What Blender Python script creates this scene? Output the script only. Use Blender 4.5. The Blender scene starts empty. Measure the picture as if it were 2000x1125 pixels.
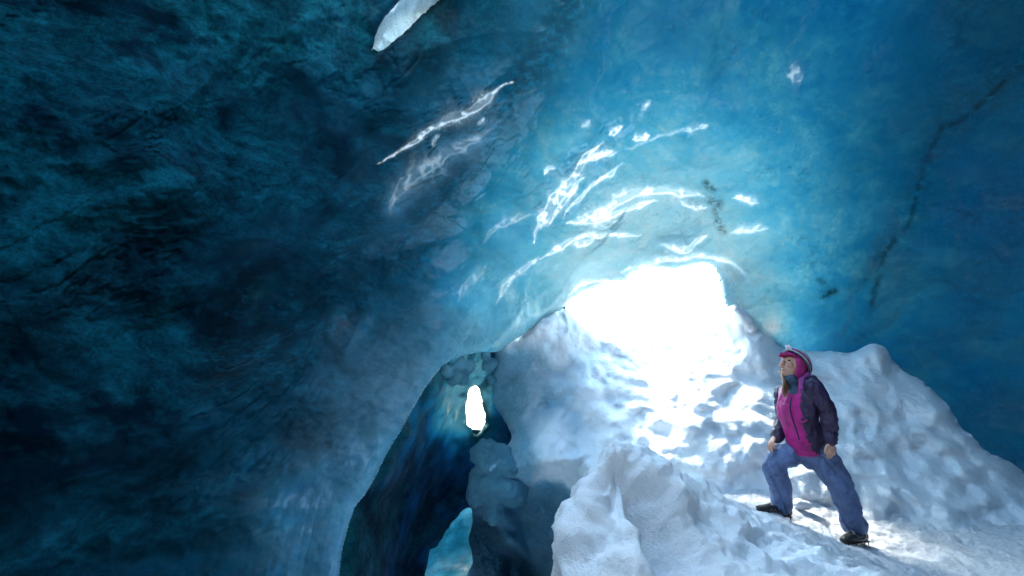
import bpy, bmesh, math, random
import numpy as np
from mathutils import Vector, Matrix

# ------------------------------------------------------------------ camera
SC = bpy.context.scene
PITCH = math.radians(14.0)
CAM = np.array([0.0, 0.0, 1.0])
FW = np.array([0.0, math.cos(PITCH), math.sin(PITCH)])
UP = np.array([0.0, -math.sin(PITCH), math.cos(PITCH)])
RT = np.array([1.0, 0.0, 0.0])
cam_d = bpy.data.cameras.new('camera')
cam_d.lens = 18.0
cam_d.sensor_width = 36.0
cam_d.clip_end = 2000
cam = bpy.data.objects.new('camera', cam_d)
SC.collection.objects.link(cam)
cam.location = CAM
cam.rotation_euler = (math.radians(90) + PITCH, 0, 0)
SC.camera = cam

# ------------------------------------------------------------------ light
SUN_EL, SUN_AZ = math.radians(59), math.radians(-33)     # azimuth from +Y towards +X
w = bpy.data.worlds.new('World')
SC.world = w
w.use_nodes = True
nt = w.node_tree
bg = nt.nodes['Background']
sky = nt.nodes.new('ShaderNodeTexSky')
sky.sky_type = 'NISHITA'
sky.sun_disc = False
sky.sun_elevation = SUN_EL
sky.sun_rotation = SUN_AZ
sky.dust_density = 1.5
bg.inputs[1].default_value = 0.15
tint = nt.nodes.new('ShaderNodeMix')
tint.data_type = 'RGBA'
tint.blend_type = 'MULTIPLY'
tint.inputs[0].default_value = 1.0
tint.inputs[7].default_value = (0.93, 1.02, 0.87, 1)
nt.links.new(sky.outputs[0], tint.inputs[6])
nt.links.new(tint.outputs[2], bg.inputs[0])
sd_ = Vector((math.sin(SUN_AZ) * math.cos(SUN_EL), math.cos(SUN_AZ) * math.cos(SUN_EL), math.sin(SUN_EL)))
sun_l = bpy.data.lights.new('sun', 'SUN')
sun_l.energy = 0.6
sun_l.angle = math.radians(12)
sun_l.color = (1.0, 0.96, 0.9)
sun = bpy.data.objects.new('sun', sun_l)
SC.collection.objects.link(sun)
sun.location = (0, 0, 30)
sun.rotation_euler = sd_.to_track_quat('Z', 'Y').to_euler()
SC.view_settings.view_transform = 'Standard'
SC.view_settings.look = 'None'
SC.view_settings.exposure = 4.35
SC.cycles.max_bounces = 10
SC.cycles.diffuse_bounces = 6
SC.cycles.glossy_bounces = 3
SC.cycles.sample_clamp_indirect = 8

# ------------------------------------------------------------------ helpers
def at(px, py, D):
    """point of the place seen at (px, py) of the 2000x1125 photograph, D metres in front of the camera"""
    return CAM + D * (FW + (px - 1000) / 1000 * RT + (562.5 - py) / 1000 * UP)

def hash3(i, j, k, s):
    n = (i.astype(np.int64) * 374761393 + j.astype(np.int64) * 668265263 + k.astype(np.int64) * 2147483647 + s * 974711) & 0xffffffff
    n = ((n ^ (n >> 13)) * 1274126177) & 0xffffffff
    n = ((n ^ (n >> 16)) * 2246822519) & 0xffffffff
    return ((n ^ (n >> 15)) & 0xffffff) / float(0xffffff)

def noise(P, s=0):
    """value noise with smooth interpolation, about -1..1"""
    I = np.floor(P)
    f = P - I
    u = f * f * f * (f * (f * 6 - 15) + 10)
    i, j, k = I[:, 0], I[:, 1], I[:, 2]
    r = 0
    for a in (0, 1):
        for b in (0, 1):
            for c in (0, 1):
                wgt = (u[:, 0] if a else 1 - u[:, 0]) * (u[:, 1] if b else 1 - u[:, 1]) * (u[:, 2] if c else 1 - u[:, 2])
                r = r + wgt * hash3(i + a, j + b, k + c, s)
    return r * 2 - 1

def fbm(P, octv=4, s=0, g=0.5):
    r, a, f = 0, 1.0, 1.0
    for o in range(octv):
        r = r + a * noise(P * f + 17.3 * o, s + o)
        a *= g
        f *= 2.03
    return r

def worley(P, s=0):
    """distance to the nearest jittered cell point (0..~1)"""
    I = np.floor(P)
    best = np.full(len(P), 9.0)
    for a in (-1, 0, 1):
        for b in (-1, 0, 1):
            for c in (-1, 0, 1):
                q = I + np.array([a, b, c])
                o = np.stack([hash3(q[:, 0], q[:, 1], q[:, 2], s + t) for t in (1, 2, 3)], 1)
                d = np.sqrt(((q + o - P) ** 2).sum(1))
                best = np.minimum(best, d)
    return best

def rbf_fit(X, v, smooth=1e-4):
    """biharmonic interpolation plus a linear term"""
    X = np.asarray(X, float)
    v = np.asarray(v, float)
    n, m = X.shape
    r = np.sqrt(((X[:, None] - X[None]) ** 2).sum(2))
    K = ker(r, m) + smooth * np.eye(n)
    L = np.hstack([np.ones((n, 1)), X])
    A = np.zeros((n + m + 1,) * 2)
    A[:n, :n] = K
    A[:n, n:] = L
    A[n:, :n] = L.T
    sol = np.linalg.lstsq(A, np.concatenate([v, np.zeros(m + 1)]), rcond=None)[0]
    return X, sol

def ker(r, m):
    return r ** 2 * np.log(r + 1e-9) if m == 2 else r

def rbf_eval(fit, Q):
    X, sol = fit
    n, m = X.shape
    out = sol[n] + Q @ sol[n + 1:]
    for i in range(n):
        out = out + sol[i] * ker(np.sqrt(((Q - X[i]) ** 2).sum(1)), m)
    return out

def poly_dist(poly, X, Y, closed=True):
    """distance, closest point and inside test for points against a polygon"""
    P = np.array(poly, float)
    n = len(P)
    best = np.full(X.shape, 1e9)
    cx, cy = X.copy(), Y.copy()
    ins = np.zeros(X.shape, bool)
    for i in range(n if closed else n - 1):
        ax, ay = P[i]
        bx, by = P[(i + 1) % n]
        dx, dy = bx - ax, by - ay
        t = np.clip(((X - ax) * dx + (Y - ay) * dy) / (dx * dx + dy * dy + 1e-9), 0, 1)
        qx, qy = ax + t * dx, ay + t * dy
        d = np.hypot(X - qx, Y - qy)
        m = d < best
        best = np.where(m, d, best)
        cx = np.where(m, qx, cx)
        cy = np.where(m, qy, cy)
        cr = ((ay > Y) != (by > Y)) & (X < (bx - ax) * (Y - ay) / (by - ay + 1e-12) + ax)
        ins ^= cr
    return best, cx, cy, ins

def rough_line(pts, amp, step=9.0, seed=1, closed=True):
    """adds small natural irregularity to an outline"""
    rnd = random.Random(seed)
    out = []
    n = len(pts)
    P = [Vector(p) for p in pts]
    for i in range(n if closed else n - 1):
        p0, p1, p2, p3 = P[(i - 1) % n], P[i], P[(i + 1) % n], P[(i + 2) % n]
        if not closed:
            p0 = P[max(i - 1, 0)]
            p3 = P[min(i + 2, n - 1)]
        L = (p2 - p1).length
        k = max(1, min(60, int(L / step)))
        for j in range(k):
            t = j / k
            q = 0.5 * ((2 * p1) + (-p0 + p2) * t + (2 * p0 - 5 * p1 + 4 * p2 - p3) * t * t + (-p0 + 3 * p1 - 3 * p2 + p3) * t ** 3)
            out.append((q.x + rnd.uniform(-amp, amp), q.y + rnd.uniform(-amp, amp)))
    if not closed:
        out.append(tuple(pts[-1]))
    return out

def mesh_from(name, V, F, mat, smooth=True, attrs=None):
    me = bpy.data.meshes.new(name)
    V = np.ascontiguousarray(V, np.float32)
    F = np.ascontiguousarray(F, np.int32)
    k = F.shape[1]
    me.vertices.add(len(V))
    me.vertices.foreach_set('co', V.ravel())
    me.loops.add(F.size)
    me.loops.foreach_set('vertex_index', F.ravel())
    me.polygons.add(len(F))
    me.polygons.foreach_set('loop_start', np.arange(0, F.size, k, dtype=np.int32))
    me.polygons.foreach_set('loop_total', np.full(len(F), k, np.int32))
    me.update(calc_edges=True)
    me.validate()
    if smooth:
        me.polygons.foreach_set('use_smooth', np.ones(len(me.polygons), bool))
    for an, av in (attrs or {}).items():
        a = me.attributes.new(an, 'FLOAT', 'POINT')
        a.data.foreach_set('value', np.ascontiguousarray(av, np.float32))
    me.materials.append(mat)
    o = bpy.data.objects.new(name, me)
    SC.collection.objects.link(o)
    return o

def tag(o, label=None, cat=None, kind=None, group=None):
    if label: o['label'] = label
    if cat: o['category'] = cat
    if kind: o['kind'] = kind
    if group: o['group'] = group
    return o

def smoothstep(a, b, x):
    t = np.clip((x - a) / (b - a), 0, 1)
    return t * t * (3 - 2 * t)

def ice_sheet(name, az, el, sdf, ctrl, mat, relief, curl=(30, 0.2), throat=(0.15, 0.4, 0.9, 1.8), attrs=None, fill_openings=(), streaks=()):
    """a wall of ice or snow: rays over a grid of angles, distance interpolated from control points,
    relief noise in metres, edges rolled back and carried on into the thickness behind"""
    A, E = np.meshgrid(np.radians(az), np.radians(el))
    nr, nc = A.shape
    A, E = A.ravel(), E.ravel()
    front = np.abs(A) < math.radians(72)
    ca = np.where(front, np.cos(A), 1)
    px = np.where(front, 1000 + 1000 * np.tan(np.where(front, A, 0)), 1e5)
    py = np.where(front & (np.abs(E) < 1.4), 562.5 - 1000 * np.tan(np.where(np.abs(E) < 1.4, E, 0)) / ca, 1e5)
    if sdf is not None:
        d, cx, cy = sdf(px, py)
        cell = np.radians(abs(az[nc // 2 + 1] - az[nc // 2])) * 1000 * 2.0
        snap = (d < 0) & (d > -1.5 * cell) | ((d >= 0) & (d < 0.35 * cell))
        px = np.where(snap, cx, px)
        py = np.where(snap, cy, py)
        A = np.where(snap, np.arctan((px - 1000) / 1000), A)
        E = np.where(snap, np.arctan((562.5 - py) / 1000 * np.cos(A)), E)
        good = (d >= 0) | snap
        d = np.where(snap, 0, d)
    else:
        good = np.ones(len(A), bool)
        d = np.full(len(A), 1e4)
    U = (np.sin(A) * np.cos(E))[:, None] * RT + (np.cos(A) * np.cos(E))[:, None] * FW + np.sin(E)[:, None] * UP
    for v, deg in fill_openings:
        v = np.array(v) / np.linalg.norm(v)
        hid = (U @ v) > math.cos(math.radians(deg))
        good = good & ~hid
        d = np.where(hid, -1e3, d)
    C = np.array([c[:2] for c in ctrl[0]], float)
    cd = np.array([c[2] for c in ctrl[0]], float)
    dirs = FW[None] + ((C[:, 0] - 1000) / 1000)[:, None] * RT + ((562.5 - C[:, 1]) / 1000)[:, None] * UP
    ln = np.sqrt((dirs ** 2).sum(1))
    X = dirs / ln[:, None]
    r = cd * ln
    if ctrl[1]:
        X = np.vstack([X, [np.array(c[:3]) / np.linalg.norm(c[:3]) for c in ctrl[1]]])
        r = np.concatenate([r, [c[3] for c in ctrl[1]]])
    fit = rbf_fit(X, r)
    R = rbf_eval(fit, U)
    R = np.clip(R, 1.5, 30)
    P0 = CAM + U * R[:, None]
    R = R + relief(P0, px, py)
    if sdf is not None:
        wpx, c = curl
        t = np.clip(1 - d / wpx, 0, 1)
        R = R + c * (1 - np.sqrt(np.clip(1 - t * t, 0, 1)))
    V = CAM + U * R[:, None]
    if streaks:
        # melt ridges: narrow flanks of the ice tilted so that they mirror the opening
        G3 = V.reshape(nr, nc, 3)
        N = np.cross(np.gradient(G3, axis=1), np.gradient(G3, axis=0)).reshape(-1, 3)
        N /= np.linalg.norm(N, axis=1)[:, None] + 1e-9
        N *= np.sign((N * (CAM - V)).sum(1))[:, None]
        add = np.zeros(len(V))
        for pts, ws, st, tgt in streaks:
            pts = np.array(pts, float)
            x0, y0 = pts.min(0) - 90
            x1, y1 = pts.max(0) + 90
            sel = np.where((px > x0) & (px < x1) & (py > y0) & (py < y1) & (d > 3))[0]
            if not len(sel): continue
            line = np.array(rough_line([tuple(p) for p in pts], 0.6, 6, 7, closed=False))
            q, cx, cy, _ = poly_dist(line, px[sel], py[sel], closed=False)
            # width along the line
            seg = np.r_[0, np.cumsum(np.hypot(*np.diff(pts, axis=0).T))]
            tq = np.interp(np.hypot(cx - pts[0, 0], cy - pts[0, 1]), np.hypot(pts[:, 0] - pts[0, 0], pts[:, 1] - pts[0, 1]), ws)
            # where is the closest surface point of the line (same distance as here)
            dc = FW + ((cx - 1000) / 1000)[:, None] * RT + ((562.5 - cy) / 1000)[:, None] * UP
            dc /= np.linalg.norm(dc, axis=1)[:, None]
            Pc = CAM + dc * R[sel][:, None]
            T_ = at(*tgt)
            v = CAM - V[sel]; v /= np.linalg.norm(v, axis=1)[:, None]
            l = T_ - V[sel]; l /= np.linalg.norm(l, axis=1)[:, None]
            hv = v + l; hv /= np.linalg.norm(hv, axis=1)[:, None]
            n0 = N[sel]
            g = hv / np.maximum((hv * n0).sum(1), 0.3)[:, None] - n0      # slope wanted, in the tangent plane
            off = V[sel] - Pc
            off -= (off * n0).sum(1)[:, None] * n0
            h = -0.3 * (g * off).sum(1) * st / (1 + (q / (tq * 1.7)) ** 2) * np.exp(-(q / (tq * 7)) ** 2)
            # h is a height towards the room; radius shrinks as it rises
            add[sel] -= h / np.maximum(np.abs((n0 * U[sel]).sum(1)), 0.35)
        R = R + add
        V = CAM + U * R[:, None]
    idx = np.arange(nr * nc).reshape(nr, nc)
    F = np.stack([idx[:-1, :-1], idx[:-1, 1:], idx[1:, 1:], idx[1:, :-1]], -1).reshape(-1, 4)
    F = F[good[F].all(1)]
    if sdf is not None and throat:
        # carry open edges on into the body behind
        E4 = np.concatenate([F[:, [0, 1]], F[:, [1, 2]], F[:, [2, 3]], F[:, [3, 0]]])
        key = np.sort(E4, 1)
        key = key[:, 0].astype(np.int64) * (nr * nc) + key[:, 1]
        uq, inv, cnt = np.unique(key, return_inverse=True, return_counts=True)
        B = E4[cnt[inv.ravel()] == 1]
        B = B[(d[B] < 5).all(1)]
        bv = np.unique(B)
        lut = np.full(nr * nc, -1)
        lut[bv] = np.arange(len(bv))
        prev = bv
        off = len(V)
        Vs = [V]
        Fs = [F]
        for k, tl in enumerate(throat):
            nv = CAM + U[bv] * (R[bv] + tl)[:, None]
            nv = nv + 0.10 * tl * np.stack([noise(nv * 1.7, 5), noise(nv * 1.7, 6), noise(nv * 1.7, 7)], 1)
            Vs.append(nv)
            cur = off + np.arange(len(bv))
            a = prev[lut[B[:, 1]]] if k else B[:, 1]
            b = prev[lut[B[:, 0]]] if k else B[:, 0]
            Fs.append(np.stack([a, b, cur[lut[B[:, 0]]], cur[lut[B[:, 1]]]], 1))
            prev = cur
            off += len(bv)
        V = np.concatenate(Vs)
        F = np.concatenate(Fs)
        P0 = np.concatenate([P0] + [P0[bv]] * len(throat))
        px = np.concatenate([px] + [px[bv]] * len(throat))
        py = np.concatenate([py] + [py[bv]] * len(throat))
    used = np.unique(F)
    m = np.full(len(V), -1)
    m[used] = np.arange(len(used))
    att = {k: f(P0, px, py)[used] for k, f in (attrs or {}).items()}
    return mesh_from(name, V[used], m[F], mat, attrs=att)

# ------------------------------------------------------------------ materials
class NG:
    def __init__(self, name):
        self.m = bpy.data.materials.new(name)
        self.m.use_nodes = True
        self.t = self.m.node_tree
        self.t.nodes.clear()
        self.out = self.t.nodes.new('ShaderNodeOutputMaterial')
    def n(self, kind, **kw):
        nd = self.t.nodes.new(kind)
        for k, v in kw.items():
            setattr(nd, k, v)
        return nd
    def set(self, sock, v):
        if isinstance(v, bpy.types.NodeSocket):
            self.t.links.new(v, sock)
        elif v is not None:
            sock.default_value = v
    def math(self, op, a, b=None, c=None, clamp=False):
        nd = self.n('ShaderNodeMath', operation=op, use_clamp=clamp)
        self.set(nd.inputs[0], a)
        self.set(nd.inputs[1], b)
        if c is not None: self.set(nd.inputs[2], c)
        return nd.outputs[0]
    def noise(self, vec, scale, detail=4, rough=0.55, dist=0.0):
        nd = self.n('ShaderNodeTexNoise')
        self.set(nd.inputs['Vector'], vec)
        nd.inputs['Scale'].default_value = scale
        nd.inputs['Detail'].default_value = detail
        nd.inputs['Roughness'].default_value = rough
        nd.inputs['Distortion'].default_value = dist
        return nd.outputs['Fac']
    def ramp(self, fac, pts, interp='LINEAR'):
        nd = self.n('ShaderNodeValToRGB')
        nd.color_ramp.interpolation = interp
        e = nd.color_ramp.elements
        while len(e) < len(pts): e.new(0.5)
        for q, (p, c) in zip(e, pts):
            q.position = p
            q.color = (c, c, c, 1) if isinstance(c, (int, float)) else (*c, 1)
        self.set(nd.inputs[0], fac)
        return nd.outputs[0]
    def mix(self, fac, a, b, mode='MIX'):
        nd = self.n('ShaderNodeMix', data_type='RGBA', blend_type=mode)
        self.set(nd.inputs[0], fac)
        self.set(nd.inputs[6], a if not isinstance(a, tuple) else (*a, 1))
        self.set(nd.inputs[7], b if not isinstance(b, tuple) else (*b, 1))
        return nd.outputs[2]
    def bump(self, h, strength, dist, normal=None):
        nd = self.n('ShaderNodeBump')
        self.set(nd.inputs['Strength'], strength)
        nd.inputs['Distance'].default_value = dist
        self.set(nd.inputs['Height'], h)
        if normal is not None: self.set(nd.inputs['Normal'], normal)
        return nd.outputs[0]
    def pbr(self, color, rough=0.5, normal=None, **kw):
        nd = self.n('ShaderNodeBsdfPrincipled')
        self.set(nd.inputs['Base Color'], color if not isinstance(color, tuple) else (*color, 1))
        self.set(nd.inputs['Roughness'], rough)
        if normal is not None: self.set(nd.inputs['Normal'], normal)
        for k, v in kw.items():
            self.set(nd.inputs[k.replace('_', ' ')], v)
        return nd.outputs[0]
    def coords(self, scale=(1, 1, 1), rot=(0, 0, 0)):
        tc = self.n('ShaderNodeTexCoord')
        mp = self.n('ShaderNodeMapping')
        mp.inputs['Scale'].default_value = scale
        mp.inputs['Rotation'].default_value = rot
        self.t.links.new(tc.outputs['Object'], mp.inputs[0])
        return mp.outputs[0]
    def done(self, sh):
        self.t.links.new(sh, self.out.inputs[0])
        return self.m

# absorption of clear glacier ice per metre-like unit of the 'thickness' attribute
K_ICE = (3.0, 0.92, 0.40)

def make_ice(name, tfac=0.5, gain=0.13, rough=0.12, spec=1.0, mott=1.0, diffuse=(0.006, 0.11, 0.15), stretch=(1, 1, 1), bumps=1.0, grit=1.0):
    g = NG(name)
    co = g.coords()
    cs = g.coords(scale=(0.85, 0.85, 1.2), rot=(0.5, 0.9, 0.3))
    att = g.n('ShaderNodeAttribute', attribute_name='thickness')
    t = att.outputs['Fac']
    n1 = g.noise(cs, 1.3, 8, 0.66, 0.8)
    n2 = g.noise(cs, 5.5, 9, 0.74, 0.5)
    n3 = g.noise(co, 34, 5, 0.75)
    # cloudy bodies of bubbles inside the ice make it effectively thicker or thinner
    var = g.math('ADD', g.math('MULTIPLY', g.math('SUBTRACT', n1, 0.5), 2.4 * mott), g.math('MULTIPLY', g.math('SUBTRACT', n2, 0.5), 1.9 * mott))
    var = g.math('ADD', var, g.math('MULTIPLY', g.math('SUBTRACT', n3, 0.5), 1.1 * mott))
    tt = g.math('MAXIMUM', g.math('MULTIPLY', t, g.math('MAXIMUM', g.math('ADD', 1.0, g.math('MULTIPLY', var, 0.75)), 0.12)), 0.02)
    comb = g.n('ShaderNodeCombineColor')
    for i in range(3):
        g.set(comb.inputs[i], g.math('MULTIPLY', g.math('POWER', math.e, g.math('MULTIPLY', tt, -K_ICE[i])), gain))
    T = comb.outputs[0]
    # dark ash frozen into bands
    w1 = g.noise(cs, 1.6, 5, 0.6, 1.4)
    w2 = g.noise(cs, 15, 6, 0.75, 0.5)
    ash = g.math('MULTIPLY', g.ramp(w1, [(0.55, 0.0), (0.66, 1.0)]), g.ramp(w2, [(0.50, 0.0), (0.60, 1.0)]))
    at2 = g.n('ShaderNodeAttribute', attribute_name='ash')
    ash2 = g.math('MULTIPLY', at2.outputs['Fac'], g.ramp(w2, [(0.40, 0.0), (0.52, 1.0)]))
    ash = g.math('MAXIMUM', g.math('MULTIPLY', ash, 0.30 * grit), ash2)
    T = g.mix(ash, T, (0.0001, 0.0008, 0.0012))
    mixn = g.math('ADD', g.math('MULTIPLY', n2, 0.6), g.math('MULTIPLY', n3, 0.4))
    base0 = g.math('MULTIPLY', g.ramp(g.math('ADD', g.math('MULTIPLY', n1, 0.8), g.math('MULTIPLY', n2, 0.2)), [(0.40, 0.0), (0.60, 1.0)]), 1.0)
    base = g.mix(g.ramp(mixn, [(0.38, 0.0), (0.62, 1.0)]), tuple(c * 0.3 for c in diffuse), tuple(min(1, c * 1.5) for c in diffuse))
    # clear dark ice between bubbly pale bodies, most of all where the painted dimming is strong
    cva = g.n('ShaderNodeAttribute', attribute_name='dimming')
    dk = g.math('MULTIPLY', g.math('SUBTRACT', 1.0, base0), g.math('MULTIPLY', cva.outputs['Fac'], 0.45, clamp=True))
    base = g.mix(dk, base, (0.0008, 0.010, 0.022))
    base = g.mix(ash, base, (0.004, 0.008, 0.011))
    h1 = g.noise(co, 9, 6, 0.6, 0.3)
    h2 = g.noise(co, 60, 3, 0.6)
    cvb = g.n('ShaderNodeAttribute', attribute_name='dimming')
    rg = g.math('ADD', 0.25, g.math('MULTIPLY', g.math('SUBTRACT', cvb.outputs['Fac'], 0.9), 0.75, clamp=True))
    nrm = g.bump(h1, g.math('MULTIPLY', rg, 0.30 * bumps), 0.05)
    nrm = g.bump(h2, g.math('MULTIPLY', rg, 0.30 * bumps), 0.01, nrm)
    vo = g.n('ShaderNodeTexVoronoi', feature='SMOOTH_F1')
    g.set(vo.inputs['Vector'], cs)
    vo.inputs['Scale'].default_value = 14
    vo.inputs['Smoothness'].default_value = 0.35
    nrm = g.bump(vo.outputs['Distance'], g.math('MULTIPLY', rg, 0.40 * bumps), 0.03, nrm)
    at3 = g.n('ShaderNodeAttribute', attribute_name='frost_sheen')
    fr = g.math('MULTIPLY', at3.outputs['Fac'], g.ramp(g.noise(co, 7, 7, 0.75, 0.5), [(0.30, 0.25), (0.7, 1.0)]))
    base = g.mix(fr, base, (0.27, 0.47, 0.56))  # frost and the painted sheen of the opening lighten the base colour
    cv = g.n('ShaderNodeAttribute', attribute_name='dimming')  # painted falloff of daylight, darkens the transmission colour
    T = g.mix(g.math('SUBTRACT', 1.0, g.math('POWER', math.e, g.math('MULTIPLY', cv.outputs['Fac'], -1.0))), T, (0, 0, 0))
    # painted ceiling highlights: pale transmission streaks standing in for reflections
    vn = g.n('ShaderNodeAttribute', attribute_name='lens')  # the lens attribute holds the painted highlight streaks
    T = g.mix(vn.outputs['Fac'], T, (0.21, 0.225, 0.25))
    df = g.n('ShaderNodeBsdfDiffuse')
    g.set(df.inputs[0], base)
    g.set(df.inputs['Normal'], nrm)
    p = df.outputs[0]
    tr = g.n('ShaderNodeBsdfTranslucent')
    g.set(tr.inputs[0], T)
    g.set(tr.inputs['Normal'], nrm)
    mx = g.n('ShaderNodeMixShader')
    mx.inputs[0].default_value = tfac
    g.set(mx.inputs[1], p)
    g.set(mx.inputs[2], tr.outputs[0])
    gl = g.n('ShaderNodeBsdfGlossy')
    g.set(gl.inputs['Roughness'], g.math('ADD', g.math('ADD', rough, g.math('MULTIPLY', cv.outputs['Fac'], 0.22, clamp=True)), g.math('MULTIPLY', fr, 0.3)))
    g.set(gl.inputs['Normal'], nrm)
    fn = g.n('ShaderNodeFresnel')
    fn.inputs[0].default_value = 1.45
    g.set(fn.inputs['Normal'], nrm)
    m2 = g.n('ShaderNodeMixShader')
    g.set(m2.inputs[0], g.math('MULTIPLY', fn.outputs[0], g.math('MULTIPLY', spec, g.math('POWER', math.e, g.math('MULTIPLY', cv.outputs['Fac'], -0.85)))))
    g.set(m2.inputs[1], mx.outputs[0])
    g.set(m2.inputs[2], gl.outputs[0])
    return g.done(m2.outputs[0])

def make_snow(name, col=(0.80, 0.85, 0.90), dirt=0.0, bump=0.5, trans=0.15, ice_shade=False, sss=0.0):
    g = NG(name)
    co = g.coords()
    n1 = g.noise(co, 3.0, 6, 0.6)
    n2 = g.noise(co, 22, 6, 0.7)
    n3 = g.noise(co, 130, 3, 0.7)
    c = g.mix(g.ramp(n1, [(0.3, 0), (0.7, 1)]), tuple(x * 0.90 for x in col), col)
    if dirt:
        c = g.mix(g.math('MULTIPLY', g.ramp(g.noise(co, 34, 6, 0.8), [(0.52, 0), (0.66, 1)]), dirt), c, (0.25, 0.24, 0.26))
    if ice_shade:
        ia = g.n('ShaderNodeAttribute', attribute_name='ice_shade')  # blue flank ice together with painted undercut shade
        iv = g.math('MULTIPLY', ia.outputs['Fac'], g.ramp(n2, [(0.3, 0.8), (0.6, 1.0)]))
        icol = g.ramp(iv, [(0.0, (0.5, 0.66, 0.76)), (0.5, (0.15, 0.36, 0.50)), (0.85, (0.03, 0.15, 0.25)), (1.0, (0.008, 0.06, 0.12))])
        c = g.mix(g.math('MULTIPLY', iv, 2.2, clamp=True), c, icol)
    nr = g.bump(n2, min(1.0, bump * 1.5), 0.035)
    nr = g.bump(n3, bump, 0.006, nr)
    p = g.pbr(c, 0.75, nr, Specular_IOR_Level=0.25, Subsurface_Weight=sss)
    if sss:
        nd = p.node
        nd.inputs['Subsurface Radius'].default_value = (0.25, 0.7, 1.0)
        nd.inputs['Subsurface Scale'].default_value = 0.04
    tr = g.n('ShaderNodeBsdfTranslucent')
    g.set(tr.inputs[0], (0.35, 0.62, 0.78, 1))
    mx = g.n('ShaderNodeMixShader')
    mx.inputs[0].default_value = trans
    g.set(mx.inputs[1], p)
    g.set(mx.inputs[2], tr.outputs[0])
    return g.done(mx.outputs[0])

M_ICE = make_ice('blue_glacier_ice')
M_DEEP = make_ice('deep_passage_ice', rough=0.35, spec=0.45, grit=0.0, gain=0.06, mott=0.8)
M_SNOW = make_snow('snow', trans=0.0, sss=0.15)
M_BANK = make_snow('bank_snow', trans=0.0, ice_shade=True, sss=0.0)
M_PATH = make_snow('trodden_snow', col=(0.74, 0.78, 0.84), dirt=0.45, bump=0.8, trans=0.0)

# ------------------------------------------------------------------ cave shell
RIM_C = at(1290, 560, 5.9)                      # middle of the collapsed opening
curtain = [(640, 1500), (648, 1250), (662, 1125), (672, 1060), (693, 992), (713, 967), (735, 928), (753, 891), (783, 841), (806, 800),
           (829, 761), (864, 716), (900, 696), (936, 688), (973, 687), (1000, 666), (1022, 653), (1056, 630), (1088, 612)]
rim = [(1112, 589), (1149, 567), (1202, 550), (1224, 546), (1239, 530), (1276, 522), (1321, 524), (1373, 515), (1396, 522), (1405, 548), (1411, 582)]
after = [(1441, 640), (1450, 720), (1450, 1500)]
frost_poly = rough_line([(728, 106), (730, 82), (742, 48), (765, 18), (795, -8), (850, -22), (872, -14), (845, 12), (822, 32), (792, 62), (765, 84), (742, 100)], 1.2, 5, 4)
cut_poly = rough_line(curtain + rim + after, 0.8, 9, 3, closed=True)

def cut_sdf(px, py):
    d, cx, cy, ins = poly_dist(cut_poly, px, py)
    d = np.where(ins, -d, d)
    e, ex, ey, ih = poly_dist(frost_poly, px, py)
    e = np.where(ih, -e, e)
    m = e < d
    return np.where(m, e, d), np.where(m, ex, cx), np.where(m, ey, cy)

shell_ctrl = ([
    (0, 0, 4.6), (0, 300, 4.0), (0, 600, 3.7), (0, 900, 3.4), (0, 1125, 3.2), (-600, 600, 3.0), (-900, 1100, 2.6), (-300, 1400, 2.6),
    (300, 0, 5.0), (300, 300, 4.6), (300, 600, 4.3), (300, 900, 3.9), (300, 1125, 3.5),
    (600, 0, 5.2), (600, 300, 5.2), (600, 500, 5.0), (600, 700, 4.6), (560, 850, 4.3), (600, 1000, 3.9), (600, 1125, 3.6), (650, 1300, 3.3),
    (780, 840, 4.3), (713, 967, 3.95), (662, 1125, 3.6), (829, 761, 4.6), (900, 696, 5.0), (800, 600, 5.0), (860, 640, 4.95),
    (800, 150, 5.2), (900, 400, 5.4), (1000, 0, 5.0), (1000, 300, 5.6), (1000, 500, 5.6), (1000, 640, 5.5), (1088, 612, 5.9),
    (1200, 0, 5.0), (1200, 200, 5.6), (1200, 400, 5.9), (1200, 520, 6.0), (1300, 520, 6.0), (1400, 540, 6.0), (1420, 620, 6.1),
    (1400, 0, 5.0), (1400, 300, 5.8), (1500, 450, 6.1), (1550, 620, 6.2), (1500, 640, 6.15),
    (1600, 0, 4.9), (1600, 250, 5.7), (1700, 500, 6.4), (1650, 680, 6.6), (1750, 750, 6.5), (1800, 300, 5.8),
    (2000, 0, 4.6), (2000, 300, 5.2), (2000, 600, 5.5), (2000, 850, 5.6), (1850, 850, 6.2), (2000, 1100, 5.5), (1500, 1100, 8.0),
    (2400, 300, 4.4), (2500, 800, 4.6), (2500, 1300, 4.0), (1300, -500, 3.9), (500, -500, 4.2), (2000, -500, 4.0),
], [
    (0, 0, 1, 3.6), (0, -0.5, 1, 3.8), (1, 0, 0.2, 4.6), (-1, 0, 0.2, 3.4), (0, -1, 0, 5.5), (0.7, -0.7, 0, 5.5), (-0.7, -0.7, 0, 4.8),
    (0, 0, -1, 2.6), (0, -0.7, -0.7, 3.6), (0.8, 0, -0.8, 3.0), (-0.8, 0, -0.7, 2.6), (0, -1, 0.7, 4.8), (0.3, 0.6, -0.8, 4.0), (-0.3, 0.6, -0.8, 3.4),
])

# direction in which the scallops run (up and to the right of the picture, along the old melt stream)
def flow_coords(P):
    a = np.array([0.62, 0.35, 0.70]); a /= np.linalg.norm(a)
    b = np.cross(a, [0, 1, 0]); b /= np.linalg.norm(b)
    c = np.cross(a, b)
    return np.stack([P @ a, P @ b, P @ c], 1)

FOLD = [(668, 1125), (693, 1000), (753, 891), (829, 761), (900, 690), (960, 625)]

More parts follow.
